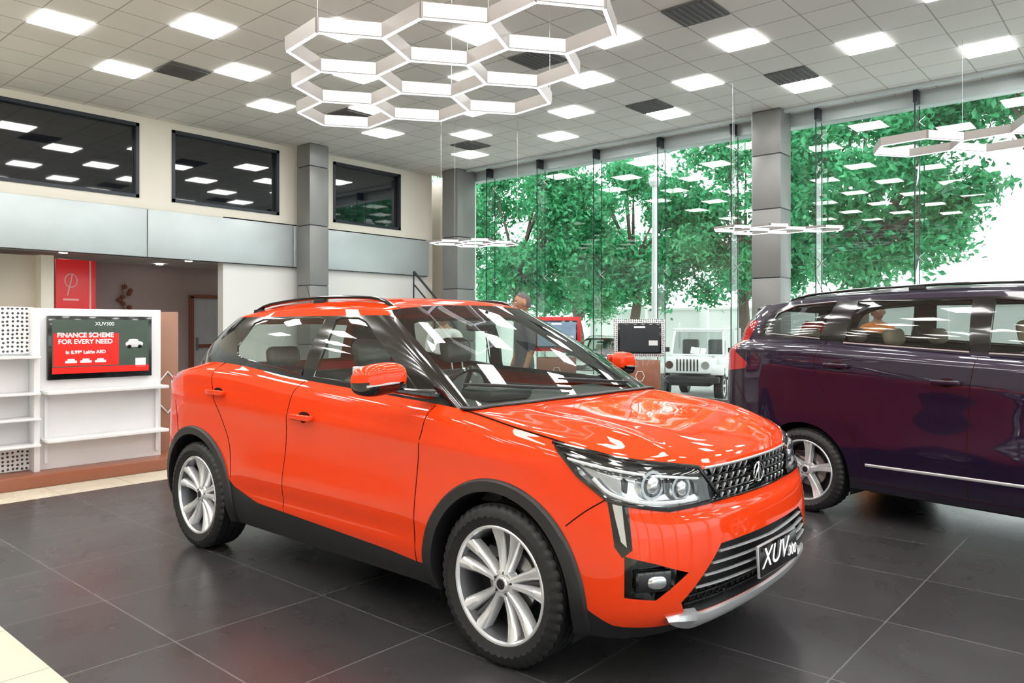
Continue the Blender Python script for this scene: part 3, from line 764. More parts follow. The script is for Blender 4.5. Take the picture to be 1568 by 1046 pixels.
red = mat('red_sign', (0.55, 0.010, 0.015), 0.35, emis=(0.7, 0.02, 0.02), es=0.15, noise=0.04)
pink = mat('red_sign_logo', (0.75, 0.35, 0.35), 0.4, noise=0.04)
X0, Y0 = -6.0, -9.0
mb = MB(); mb.box(((1.15+GX)/2, (Y0+7.2)/2, -0.05), (GX-1.15, 7.2-Y0, 0.1), floor_m)
mb.box(((3.95+GX)/2, (7.2+WY+4)/2, -0.05), (GX-3.95, WY+4-7.2, 0.1), floor_m); fl = mb.build('floor')
mb = MB(); mb.box(((X0+1.15)/2, (Y0+WY+4)/2, -0.05), (1.15-X0, WY+4-Y0, 0.1), creamtile); mb.box(((1.15+3.95)/2, (7.2+WY+4)/2, -0.05), (2.8, WY+4-7.2, 0.1), creamtile); mb.build('floor_border')
MB().box(((X0+GX+0.3)/2, (Y0+WY)/2, HC+0.05), (GX+0.3-X0, WY-Y0, 0.1), ceil_m).build('ceiling')
MB().box((X0-0.1, (Y0+WY+4)/2, HC/2), (0.2, WY+4-Y0, HC+0.2), backw).build('wall_back')
mb = MB(); mb.box(((X0+GX)/2, Y0-0.1, 4.4), (GX-X0, 0.2, HC-3.6), whitew)
for k in range(8): mb.box((X0+k*2.8, Y0-0.1, HC/2), (0.35, 0.2, HC), whitew)
mb.build('wall_right')
MB().box(((X0+GX)/2, Y0-0.1, 1.8), (GX-X0, 0.012, 3.6), wg).build('window_5')  # unseen glazing, added to let in daylight that fills the ceiling
mb = MB(); wins = [(2.6, 5.9), (6.49, 8.73), (10.08, 12.02)]; z0, z1 = 3.76, 5.10
edges = [X0]+[e for w in wins for e in w]+[12.85]
for i in range(0, len(edges), 2): mb.box(((edges[i]+edges[i+1])/2, WY+0.1, (3.5+HC)/2), (edges[i+1]-edges[i], 0.2, HC-3.5), cream)
for a, b in wins:
    mb.box(((a+b)/2, WY+0.1, (3.5+z0)/2), (b-a, 0.2, z0-3.5), cream); mb.box(((a+b)/2, WY+0.1, (z1+HC)/2), (b-a, 0.2, HC-z1), cream)
mb.box(((7.5+12.85)/2, WY+0.1, 1.8), (12.85-7.5, 0.2, 3.6), whitew)
mb.build('wall_left')
MB().box((12.95, WY+0.35, HC/2), (0.2, 0.7, HC), cream).build('wall_return')
MB().box((13.3, WY+0.65, HC/2), (0.6, 0.1, HC), cream).build('wall_corner')
MB().box((GX+0.06, 13.85, HC/2), (0.1, 1.5, HC), cream).build('wall_corner_side')
for i, (a, b) in enumerate(wins):
    mb = MB(); t = 0.06; mb.box(((a+b)/2, WY+0.08, (z0+z1)/2), (b-a, 0.02, z1-z0), blackglass)
    for x in (a+t/2, b-t/2): mb.box((x, WY+0.02, (z0+z1)/2), (t, 0.08, z1-z0), frame)
    for z in (z0+t/2, z1-t/2): mb.box(((a+b)/2, WY+0.02, z), (b-a, 0.08, t), frame)
    mb.build('window_%d' % (i+1))
mb = MB()
xs = [X0, -2.4, 0.9, 6.0, 9.0, 12.85]
for a, b in zip(xs[:-1], xs[1:]): mb.box(((a+b)/2, WY-0.06, 3.13), (b-a-0.02, 0.12, 0.86), acp, bev=0.004)
mb.box(((X0+12.85)/2, WY-0.03, 3.13), (12.85-X0, 0.06, 0.88), frame); mb.build('trim_1')
MB().box((2.3, 17.15, 1.4), (16.5, 0.2, 2.9), mauve).build('wall_recess'); MB().box((10.6, 15.75, 1.38), (0.2, 2.5, 2.76), mauve).build('wall_recess_side')
MB().box(((X0+10.6)/2, 15.6, 2.84), (10.6-X0, 3.2, 0.1), ceil_m).build('ceiling_recess')
mb = MB()
for x in (2.5, 5.0, 7.3, 9.2):
    for y in (15.0, 16.3): mb.cyl((x, y, 2.765), (x, y, 2.78), 0.07, downl, 20)
mb.build('recess_downlights')
mb = MB(); mb.box((4.70, 15.0, 1.35), (0.20, 0.3, 2.7), cream); mb.box((2.7, 15.2, 1.35), (3.8, 0.15, 2.7), mat('beige_wall', (0.62, 0.56, 0.47), 0.6, noise=0.03)); mb.build('wall_partition')
mb = MB(); mb.box((5.17, 14.9, 1.80), (0.66, 0.06, 1.7), red, bev=0.01)
mb.tube([Vector((5.08+0.10*math.cos(a), 14.865, 2.27+0.12*math.sin(a))) for a in np.linspace(0, 2*pi, 25)[:-1]], 0.012, pink, 6, closed=True)
mb.tube([(5.02, 14.865, 2.0), (5.08, 14.865, 2.26), (5.10, 14.865, 2.38)], 0.014, pink, 6)
mb.box((5.08, 14.865, 1.93), (0.26, 0.01, 0.035), pink)
mb.box((5.40, 14.865, 1.8), (0.03, 0.01, 1.68), pink)
mb.box((5.17, 14.9, 0.45), (0.1, 0.06, 0.9), steel); mb.box((5.17, 14.9, 0.02), (0.5, 0.4, 0.04), steel); mb.build('red_standee')
mb = MB(); mb.box((3.65, 15.08, 1.95), (0.5, 0.04, 1.2), mat('blue_picture', (0.12, 0.25, 0.45), 0.4, noise=0.5, nscale=5)); mb.box((3.65, 15.10, 1.95), (0.58, 0.03, 1.28), frame); mb.build('wall_picture')
mb = MB(); mb.box((8.66, 16.97, 1.05), (0.62, 0.05, 2.1), mat('door_glass_white', (0.6, 0.62, 0.65), 0.2, noise=0.1))
for x in (8.31, 9.01): mb.box((x, 16.95, 1.07), (0.08, 0.10, 2.14), wood)
mb.box((8.66, 16.95, 2.14), (0.78, 0.10, 0.08), wood); mb.box((8.66, 16.93, 1.0), (0.5, 0.03, 0.08), wood); mb.box((8.42, 16.9, 1.05), (0.03, 0.05, 0.3), steel); mb.build('door_1')
mb = MB()
for k in range(14):
    a = k*0.7; mb.cyl((6.85+0.12*math.sin(a*1.7), 16.99, 2.3-0.09*k*0.8), (6.85+0.12*math.sin(a*1.7)+0.02, 16.94, 2.3-0.09*k*0.8), 0.045, wood, 10)
mb.tube([(6.85, 16.98, 2.4), (6.80, 16.98, 2.0), (6.9, 16.98, 1.5)], 0.012, wood); mb.build('wall_ornament')
def column(name, x, y, sx, sy, zs):
    mb = MB(); lv = [0.0]+zs+[HC]
    for a, b in zip(lv[:-1], lv[1:]): mb.box((x, y, (a+b)/2), (sx, sy, b-a-0.02), acpd, bev=0.003)
    mb.box((x, y, HC/2), (sx-0.03, sy-0.03, HC), frame); return mb.build(name)
column('column', 9.27, 13.58, 0.46, 0.46, [1.08, 2.3, 3.54, 4.76])
column('column.001', 13.12, 13.12, 0.60, 0.52, [1.1, 2.35, 3.6])
column('column.002', 13.15, 5.35, 0.46, 0.52, [1.1, 2.3, 3.5, 4.45])
column('column.003', 13.15, -4.0, 0.5, 0.6, [1.1, 2.3, 3.5, 4.45])
ys = [12.35-1.545*i for i in range(0, 14)]
mb = MB(); yy = [13.08]+ys
for a, b in zip(yy[:-1], yy[1:]):
    for z0_, z1_ in ((0.06, 2.55), (2.56, 4.98)):
        mb.box((GX, (a+b)/2, (z0_+z1_)/2), (0.012, a-b-0.010, z1_-z0_), wg)
mb.build('window_4')
mb = MB()
for y in ys:
    if abs(y-5.35) < 0.3: continue
    mb.add([(GX-0.02, y, 0.05), (GX-0.30, y, 0.05), (GX-0.30, y, 5.1), (GX-0.02, y, 5.1)], [[0, 1, 2, 3]], fin)
    mb.box((GX-0.305, y, 2.6), (0.012, 0.018, 5.05), frame); mb.box((GX-0.015, y, 2.6), (0.012, 0.012, 5.05), frame)
    for z in (0.4, 2.56, 4.75):
        for s1 in (-1, 1):
            for s2 in (-1, 1): mb.tube([(GX-0.06, y, z), (GX-0.02, y+s1*0.08, z+s2*0.08)], 0.007, steel, 6)
    mb.box((GX-0.20, y, 5.12), (0.20, 0.06, 0.20), frame)
mb.build('glass_wall_fins')
mb = MB(); mb.box((GX+0.05, (13.08+Y0)/2, 5.12), (0.3, 13.08-Y0, 0.22), acp); mb.box((GX-0.5, (12.8+Y0)/2, 5.20), (0.10, 12.8-Y0, 0.06), acp); mb.box((GX, (13.08+Y0)/2, 0.03), (0.08, 13.08-Y0, 0.06), steel); mb.build('trim_2')
mb = MB()
for i in range(-7, 8):
    for j in range(-7, 9):
        if (i+j) % 2 == 0: continue
        x = 3.45+1.22*i; y = 10.42+1.22*(j-7)
        if x < -5 or y < -8: continue
        mb.box((x, y, HC-0.006), (0.57, 0.57, 0.012), panel_e)
mb.build('ceiling_led_panels')
mb = MB()
for (x, y) in ((5.28, 11.03), (8.33, 11.03), (11.38, 11.03), (8.33, 6.76), (11.38, 6.76), (8.33, 4.32), (11.38, 4.32), (8.33, 1.88-1.22)):
    mb.box((x, y, HC-0.01), (0.60, 0.60, 0.02), vent)
    for k in range(7): mb.box((x, y-0.24+k*0.08, HC-0.025), (0.56, 0.015, 0.02), vent, rot=(0.6, 0, 0))
mb.build('ceiling_vents')
# ------------------------------------------------------------------ honeycomb lamps
CF = Vector((.755, .656)); CR = Vector((.656, -.755))
def c2w(x, z): p = CR*x+CF*z; return p.x, p.y
def honeycomb(name, center, ang, s, cells, zh, bw, bh, ky=1.0):
    e = Vector((math.cos(ang), math.sin(ang), 0)); nn = Vector((-e.y, e.x, 0)); c = Vector((center[0], center[1], zh))
    edges = {}
    for (i, j) in cells:
        h = c+e*(1.5*s*i)+nn*(math.sqrt(3)*s*ky*(j-0.5*i))
        P = [h+e*s*math.cos(k*pi/3)+nn*s*ky*math.sin(k*pi/3) for k in range(6)]
        for k in range(6):
            a, b = P[k], P[(k+1) % 6]; key = tuple(sorted([(round(a.x, 2), round(a.y, 2)), (round(b.x, 2), round(b.y, 2))])); edges[key] = (a, b, k)
    mb = MB(); pts = set()
    for a, b, kk in edges.values():
        d = b-a; L = d.length; an = math.atan2(d.y, d.x); m_ = (a+b)/2
        mb.box(m_, (L+bw*0.3, bw, bh), barbody, rot=(0, 0, an))
        mb.box(m_-Vector((0, 0, bh/2+0.003)), (L-bw*0.2, bw*0.72, 0.006), bar_e, rot=(0, 0, an))
        if kk in (1, 4):
            for sd in (-1, 1):
                nrm = Vector((-d.y, d.x, 0)).normalized()*sd*(bw/2+0.002)
                mb.box(m_+nrm, (L-bw*0.6, 0.004, bh*0.9), bar_s, rot=(0, 0, an))
        pts.add((round(a.x, 2), round(a.y, 2)))
    pl = sorted(pts)[::7]
    for x, y in pl: mb.cyl((x, y, zh), (x, y, HC), 0.0025, steel, 6)
    return mb.build(name)
yaw = math.atan2(CR.y, CR.x)
th = math.radians(13)
s = 0.56
ny = Vector((-math.sin(th), math.cos(th)))
h0 = Vector((-2.10, 9.62))-ny*(math.sqrt(3)/2*s*1.06)
w = c2w(h0.x, h0.y)
honeycomb('honeycomb_pendant_lamp', w, yaw+th, s, [(i, -j) for i in range(3) for j in range(3)], 4.05, 0.045, 0.13, ky=1.06)
w = c2w(5.55, 10.4); honeycomb('honeycomb_pendant_lamp.001', w, yaw+th, 0.56, [(0, 0), (1, 0), (1, -1), (2, 0), (2, -1)], 3.95, 0.045, 0.11)
w = c2w(-1.15, 13.7); honeycomb('small_pendant_lamp', w, yaw+0.2, 0.32, [(0, 0), (1, 0), (2, 1), (1, 1)], 2.97, 0.05, 0.035)
w = c2w(3.5, 12.0); honeycomb('small_pendant_lamp.001', w, yaw+0.2, 0.31, [(0, 0), (1, 0), (2, 1), (1, 1), (3, 1)], 3.0, 0.05, 0.035)
# ------------------------------------------------------------------ display wall unit
U = empty('display_shelf_unit', (0, 0, 0)); fy = 7.9
perf = bpy.data.materials.new('perforated_panel'); perf.use_nodes = True
nt = perf.node_tree; b = nt.nodes['Principled BSDF']; tc = nt.nodes.new('ShaderNodeTexCoord'); mp = nt.nodes.new('ShaderNodeMapping'); mp.inputs['Rotation'].default_value = (pi/2, 0, 0)
vo = nt.nodes.new('ShaderNodeTexVoronoi'); vo.inputs['Scale'].default_value = 26; vo.inputs['Randomness'].default_value = 0.25
vo.voronoi_dimensions = '2D'; nt.links.new(tc.outputs['Object'], mp.inputs[0]); nt.links.new(mp.outputs[0], vo.inputs['Vector'])
cr = nt.nodes.new('ShaderNodeValToRGB'); cr.color_ramp.interpolation = 'CONSTANT'; cr.color_ramp.elements[0].color = (0.05, 0.05, 0.06, 1); cr.color_ramp.elements[1].color = (0.8, 0.8, 0.8, 1); cr.color_ramp.elements[1].position = 0.28
nt.links.new(vo.outputs['Distance'], cr.inputs[0]); nt.links.new(cr.outputs[0], b.inputs['Base Color'])
mb = MB()
mb.box((2.65, fy+0.3, 0.06), (2.35, 1.05, 0.12), wood, bev=0.01)
mb.box((2.98, fy+0.08, 0.87), (1.14, 0.16, 1.50), 'white', bev=0.005)
mb.box((1.9, fy+0.14, 0.87), (1.02, 0.12, 1.52), 'white', bev=0.005)
mb.box((1.9, fy+0.07, 1.41), (1.02, 0.02, 0.42), perf); mb.box((1.9, fy+0.07, 0.24), (1.02, 0.02, 0.22), perf)
mb.box((3.68, fy+0.30, 0.86), (0.28, 0.24, 1.49), woodl, bev=0.005)
mb.box((2.39, fy-0.0, 0.87), (0.05, 0.16, 1.50), 'white', bev=0.004)
for z in (0.84, 0.40): mb.box((2.99, fy-0.10, z), (1.10, 0.22, 0.030), 'white', bev=0.004)
for x in (2.48, 3.50): mb.box((x, fy-0.01, 0.52), (0.025, 0.03, 0.68), 'white')
for z in (1.17, 0.84, 0.61, 0.37): mb.box((1.9, fy-0.04, z), (1.0, 0.24, 0.022), 'white', bev=0.003)
mb.build('cabinet', U)
mb = MB(); mb.box((2.96, fy-0.03, 1.25), (0.95, 0.05, 0.60), 'gloss', bev=0.006)
scr = mat('screen_red', (0.3, 0.0, 0.0), 0.3, emis=(0.85, 0.03, 0.02), es=0.7, noise=0.3, nscale=3)
scg = mat('screen_green', (0.02, 0.03, 0.02), 0.3, emis=(0.06, 0.09, 0.07), es=0.7, noise=0.6, nscale=6)
mb.box((2.96, fy-0.057, 1.26), (0.88, 0.004, 0.51), scg); mb.box((2.82, fy-0.060, 1.23), (0.58, 0.004, 0.31), scr)
mb.box((2.96, fy-0.060, 1.035), (0.88, 0.004, 0.06), scr)
v_, f_ = superell((3.26, fy-0.060, 1.275), (0.085, 0.006, 0.030), None, 0.7, n=8); mb.add(v_, f_, 'white_paint', True)
v_, f_ = superell((3.25, fy-0.060, 1.305), (0.05, 0.006, 0.022), None, 0.8, n=8); mb.add(v_, f_, 'white_paint', True)
for dx in (-0.05, 0.05): mb.cyl((3.26+dx, fy-0.058, 1.25), (3.26+dx, fy-0.068, 1.25), 0.019, 'gloss', 14)
mb.box((3.32, fy-0.060, 1.09), (0.10, 0.004, 0.09), 'ink')
for k in range(3):
    mb.box((2.68+k*0.13, fy-0.063, 1.115), (0.10, 0.003, 0.022), 'ink'); mb.box((2.68+k*0.13, fy-0.063, 1.133), (0.06, 0.003, 0.02), 'ink')
mb.build('tv', U)
text('tv_title', 'FINANCE SCHEME\nFOR EVERY NEED', 0.062, 'ink', U, (2.81, fy-0.064, 1.335), (pi/2, 0, 0), 0.0005, off=0.0015)
text('tv_subtitle', 'In 8.99* Lakhs AED', 0.045, 'ink', U, (2.81, fy-0.064, 1.205), (pi/2, 0, 0), 0.0005, off=0.001)
text('tv_logo', 'XUV300', 0.05, 'ink', U, (2.98, fy-0.062, 1.475), (pi/2, 0, 0), 0.0005)
mb = MB(); c = Vector((3.70, fy+0.17, 0.75)); mb.tube([c+Vector((0.11*math.cos(k*pi/3+pi/6), 0, 0.22*math.sin(k*pi/3+pi/6))) for k in range(6)], 0.010, 'white', 6, closed=True); mb.build('hexagon_ornament', U)
def kiosk(name, x, y, rz, w_, h0_, h1_, fm, sm_):
    k = empty(name, (x, y, 0), rz); mb = MB()
    mb.box((0, 0, 0.42), (w_*0.9, 0.3, 0.84), wood, bev=0.01); mb.box((0, -0.01, (h0_+h1_)/2), (w_+0.1, 0.08, h1_-h0_+0.12), fm, bev=0.005)
    mb.box((0, -0.06, (h0_+h1_)/2), (w_-0.04, 0.04, h1_-h0_-0.02), 'gloss', bev=0.004); mb.box((0, -0.083, (h0_+h1_)/2), (w_-0.10, 0.004, h1_-h0_-0.08), sm_)
    mb.box((w_*0.3, -0.087, h0_+0.2), (0.16, 0.003, 0.09), 'white_paint'); mb.box((0, -0.087, h1_-0.08), (0.2, 0.003, 0.03), 'ink')
    mb.tube([Vector((0.08*math.cos(a*pi/3), -0.16, 0.55+0.10*math.sin(a*pi/3))) for a in range(6)], 0.008, 'white', 6, closed=True)
    mb.build('kiosk_body', k); return k
scd = mat('screen_dark', (0.02, 0.02, 0.02), 0.2, emis=(0.05, 0.06, 0.07), es=0.3, noise=0.4, nscale=4)
scb = mat('screen_blue', (0.10, 0.16, 0.22), 0.2, emis=(0.25, 0.35, 0.45), es=0.5, noise=0.6, nscale=5)
kiosk('information_kiosk', 12.0, 7.35, -pi/2+0.65, 0.82, 0.95, 1.52, perf, scd)
kiosk('information_kiosk.001', 12.0, 9.25, -pi/2+0.65, 0.86, 1.02, 1.58, red, scb)
mb = MB(); mb.tube([(12.0, 13.5, 2.75), (12.5, 13.0, 1.9), (12.7, 12.8, 1.4)], 0.03, frame); mb.tube([(12.0, 13.5, 2.45), (12.5, 13.0, 1.6), (12.7, 12.8, 1.1)], 0.02, frame)
for t in (0, .5, 1): mb.cyl((12.0+0.7*t, 13.5-0.7*t, 2.75-1.35*t), (12.0+0.7*t, 13.5-0.7*t, 0), 0.02, frame, 8)
mb.build('stair_handrail')
# ------------------------------------------------------------------ exterior
GZ = -0.45
MB().box((GX+10, 5, GZ-0.1), (120, 160, 0.2), mat('asphalt', (0.62, 0.62, 0.60), 0.8, noise=0.12, nscale=1)).build('ground')
MB().box(((X0+GX)/2, (Y0+WY+4)/2, GZ/2-0.055), (GX-X0+0.8, WY+4-Y0+0.8, -GZ-0.11), mat('plinth_concrete', (0.5, 0.5, 0.48), 0.7, noise=0.1)).build('plinth')
mb = MB(); bw_ = mat('boundary_wall_paint', (0.88, 0.88, 0.86), 0.7, noise=0.04, nscale=1)
mb.box((30, 12, (GZ+2.2)/2), (0.25, 70, 2.2-GZ), bw_)
for k in range(-8, 16): mb.box((29.8, k*3.0, (GZ+2.35)/2), (0.35, 0.35, 2.35-GZ), bw_, bev=0.01)
mb.box((30, 12, 2.22), (0.4, 70, 0.08), bw_); mb.build('boundary_wall')
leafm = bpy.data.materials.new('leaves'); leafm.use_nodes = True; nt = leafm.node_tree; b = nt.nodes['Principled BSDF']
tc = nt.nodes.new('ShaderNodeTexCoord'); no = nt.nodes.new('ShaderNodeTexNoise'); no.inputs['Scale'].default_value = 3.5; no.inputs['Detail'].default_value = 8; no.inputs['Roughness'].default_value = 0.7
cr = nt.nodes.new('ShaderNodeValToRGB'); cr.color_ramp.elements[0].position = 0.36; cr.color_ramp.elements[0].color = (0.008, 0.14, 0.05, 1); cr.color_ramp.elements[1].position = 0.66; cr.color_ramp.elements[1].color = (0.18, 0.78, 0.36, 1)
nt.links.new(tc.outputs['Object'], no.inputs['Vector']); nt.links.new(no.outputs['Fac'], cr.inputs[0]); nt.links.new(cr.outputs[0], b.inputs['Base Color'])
b.inputs['Roughness'].default_value = 0.4
tr = nt.nodes.new('ShaderNodeBsdfTranslucent'); mx = nt.nodes.new('ShaderNodeMixShader'); mx.inputs[0].default_value = 0.4
nt.links.new(cr.outputs[0], tr.inputs['Color']); nt.links.new(b.outputs[0], mx.inputs[1]); nt.links.new(tr.outputs[0], mx.inputs[2]); nt.links.new(mx.outputs[0], nt.nodes['Material Output'].inputs[0])
bark = mat('bark', (0.16, 0.12, 0.10), 0.9, noise=0.4, nscale=10, bump=0.5)
def tree(name, x, y, h, rad, nl, czf=0.62, seed=0, clumps=60, ls=0.105, zr=0.33, sp=0.11):
    rng = np.random.RandomState(seed); root = empty(name, (x, y, GZ))
    mb = MB(); top = Vector((rng.uniform(-.4, .4), rng.uniform(-.4, .4), h*0.55))
    mb.tube([(0, 0, -0.05), (0.05, 0.05, h*0.2), top*0.7, top], [0.24, 0.18, 0.14, 0.09], bark, 10)
    cl = []
    for i in range(clumps):
        d = rng.normal(size=3); d /= np.linalg.norm(d); r = rng.uniform(0.45, 1.0)**0.6
        c = np.array([d[0]*rad*r, d[1]*rad*r, h*czf+d[2]*h*zr*r*0.9]); cl.append(c)
        if i % 2 == 0:
            st = Vector((0.02, 0.02, h*rng.uniform(0.28, 0.5))); e = Vector(c); mid = st.lerp(e, 0.5)+Vector((0, 0, 0.2))
            mb.tube([st, mid, e], [0.07, 0.045, 0.015], bark, 6)
    mb.build('trunk', root)
    C = np.array(cl)[rng.randint(0, clumps, nl)]; P = C+rng.normal(size=(nl, 3))*np.array([rad*sp, rad*sp, rad*sp*0.8])
    nn = rng.normal(size=(nl, 3)); nn[:, 2] += 0.6; nn /= np.linalg.norm(nn, axis=1, keepdims=True)
    a = np.cross(nn, rng.normal(size=(nl, 3))); a /= np.linalg.norm(a, axis=1, keepdims=True); b_ = np.cross(nn, a)
    L = (ls*rng.uniform(0.7, 1.4, nl))[:, None]
    V = np.stack([P-a*L, P-b_*L*0.45+nn*0.02, P+a*L, P+b_*L*0.45+nn*0.02], 1).reshape(-1, 3)
    me = bpy.data.meshes.new('foliage'); me.vertices.add(nl*4); me.vertices.foreach_set('co', V.ravel()); me.loops.add(nl*4); me.loops.foreach_set('vertex_index', np.arange(nl*4))
    me.polygons.add(nl); me.polygons.foreach_set('loop_start', np.arange(nl)*4); me.polygons.foreach_set('loop_total', np.full(nl, 4)); me.update(calc_edges=True); me.validate()
    me.materials.append(leafm); o = bpy.data.objects.new('foliage', me); COL.objects.link(o); o.parent = root
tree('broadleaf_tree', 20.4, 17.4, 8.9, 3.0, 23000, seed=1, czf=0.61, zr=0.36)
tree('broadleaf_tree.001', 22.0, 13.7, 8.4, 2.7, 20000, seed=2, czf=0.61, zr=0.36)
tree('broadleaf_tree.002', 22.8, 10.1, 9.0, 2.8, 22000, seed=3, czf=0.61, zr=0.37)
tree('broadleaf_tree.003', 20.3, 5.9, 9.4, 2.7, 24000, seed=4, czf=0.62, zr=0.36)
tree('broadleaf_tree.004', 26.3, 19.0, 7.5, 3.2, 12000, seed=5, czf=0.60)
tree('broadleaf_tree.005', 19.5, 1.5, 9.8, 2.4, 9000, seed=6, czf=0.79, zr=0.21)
lp = c2w(3.25, 17.3)
mb = MB(); mb.cyl((0, 0, 0), (0, 0, 5.1), 0.085, 'white', 12, r1=0.06); mb.lathe([(0.0, 5.32), (0.10, 5.30), (0.14, 5.2), (0.10, 5.1), (0.0, 5.08)], 'white', 16, axis='Z'); mb.box((0, 0, 0.05), (0.3, 0.3, 0.1), 'white', bev=0.02); mb.build('street_lamp', None, (lp[0], lp[1], GZ))
def offroader(name, x, y, rz):
    r = empty(name, (x, y, GZ), rz); mb = MB(); P = 'white_paint'
    mb.box((-0.5, 0, 0.85), (2.6, 1.55, 0.55), P, bev=0.04); mb.box((1.15, 0, 0.92), (1.2, 1.20, 0.42), P, bev=0.07)
    mb.box((1.15, 0, 1.10), (1.15, 1.05, 0.10), P, bev=0.04)
    for sg in (1, -1):
        mb.box((1.2, sg*0.72, 0.90), (1.0, 0.34, 0.10), P, bev=0.04); mb.box((1.66, sg*0.72, 0.80), (0.10, 0.34, 0.22), P, bev=0.03)
        mb.cyl((1.74, sg*0.45, 0.93), (1.78, sg*0.45, 0.93), 0.105, 'lens', 20); mb.cyl((1.70, sg*0.45, 0.93), (1.765, sg*0.45, 0.93), 0.10, 'chrome', 20)
        mb.box((-0.55, sg*0.74, 1.65), (0.05, 0.05, 0.75), P); mb.box((-1.72, sg*0.72, 1.45), (0.06, 0.06, 0.8), P)
        mb.tube([(0.56, sg*0.68, 1.13), (0.38, sg*0.64, 1.78)], 0.03, P, 6); mb.box((0.45, sg*0.86, 1.28), (0.05, 0.18, 0.13), 'plastic', bev=0.02)
    mb.box((-0.65, 0, 1.83), (2.15, 1.40, 0.06), P, bev=0.025); mb.tube([(0.56, -0.66, 1.14), (0.56, 0.66, 1.14)], 0.03, P, 6); mb.tube([(0.38, -0.64, 1.78), (0.38, 0.64, 1.78)], 0.03, P, 6)
    mb.add([(0.55, -0.66, 1.15), (0.55, 0.66, 1.15), (0.39, 0.63, 1.77), (0.39, -0.63, 1.77)], [[0, 1, 2, 3]], 'dglass')
    for k in range(-3, 4): mb.box((1.755, k*0.085, 0.93), (0.03, 0.04, 0.30), 'gloss', bev=0.01)
    mb.box((1.80, 0, 0.58), (0.16, 1.60, 0.16), 'plastic', bev=0.03); mb.box((0, 0, 0.5), (3.2, 1.0, 0.2), 'plastic')
    for y in (-0.35, 0.35): mb.box((-0.25, y, 1.25), (0.2, 0.45, 0.6), 'seat_d', bev=0.06)
    mb.build('offroader_body', r)
    g = wheel_geo(0.36, 0.22, 1)
    for sx in (1.22, -1.15):
        for sg in (1, -1): g.build('wheel', r, (sx, sg*0.72, 0.36), 0 if sg > 0 else pi)
    return r
w = c2w(5.15, 20.6); offroader('white_offroader', w[0], w[1], math.atan2(-CF.y, -CF.x)-0.45)
SED = dict(SUV); SED.update(paint='white_paint', archclad=0.03, seatmat='seat')
w = c2w(2.75, 22.0); build_car('white_hatchback', SED, (w[0], w[1], GZ), math.atan2(CF.y, CF.x)+2.5)
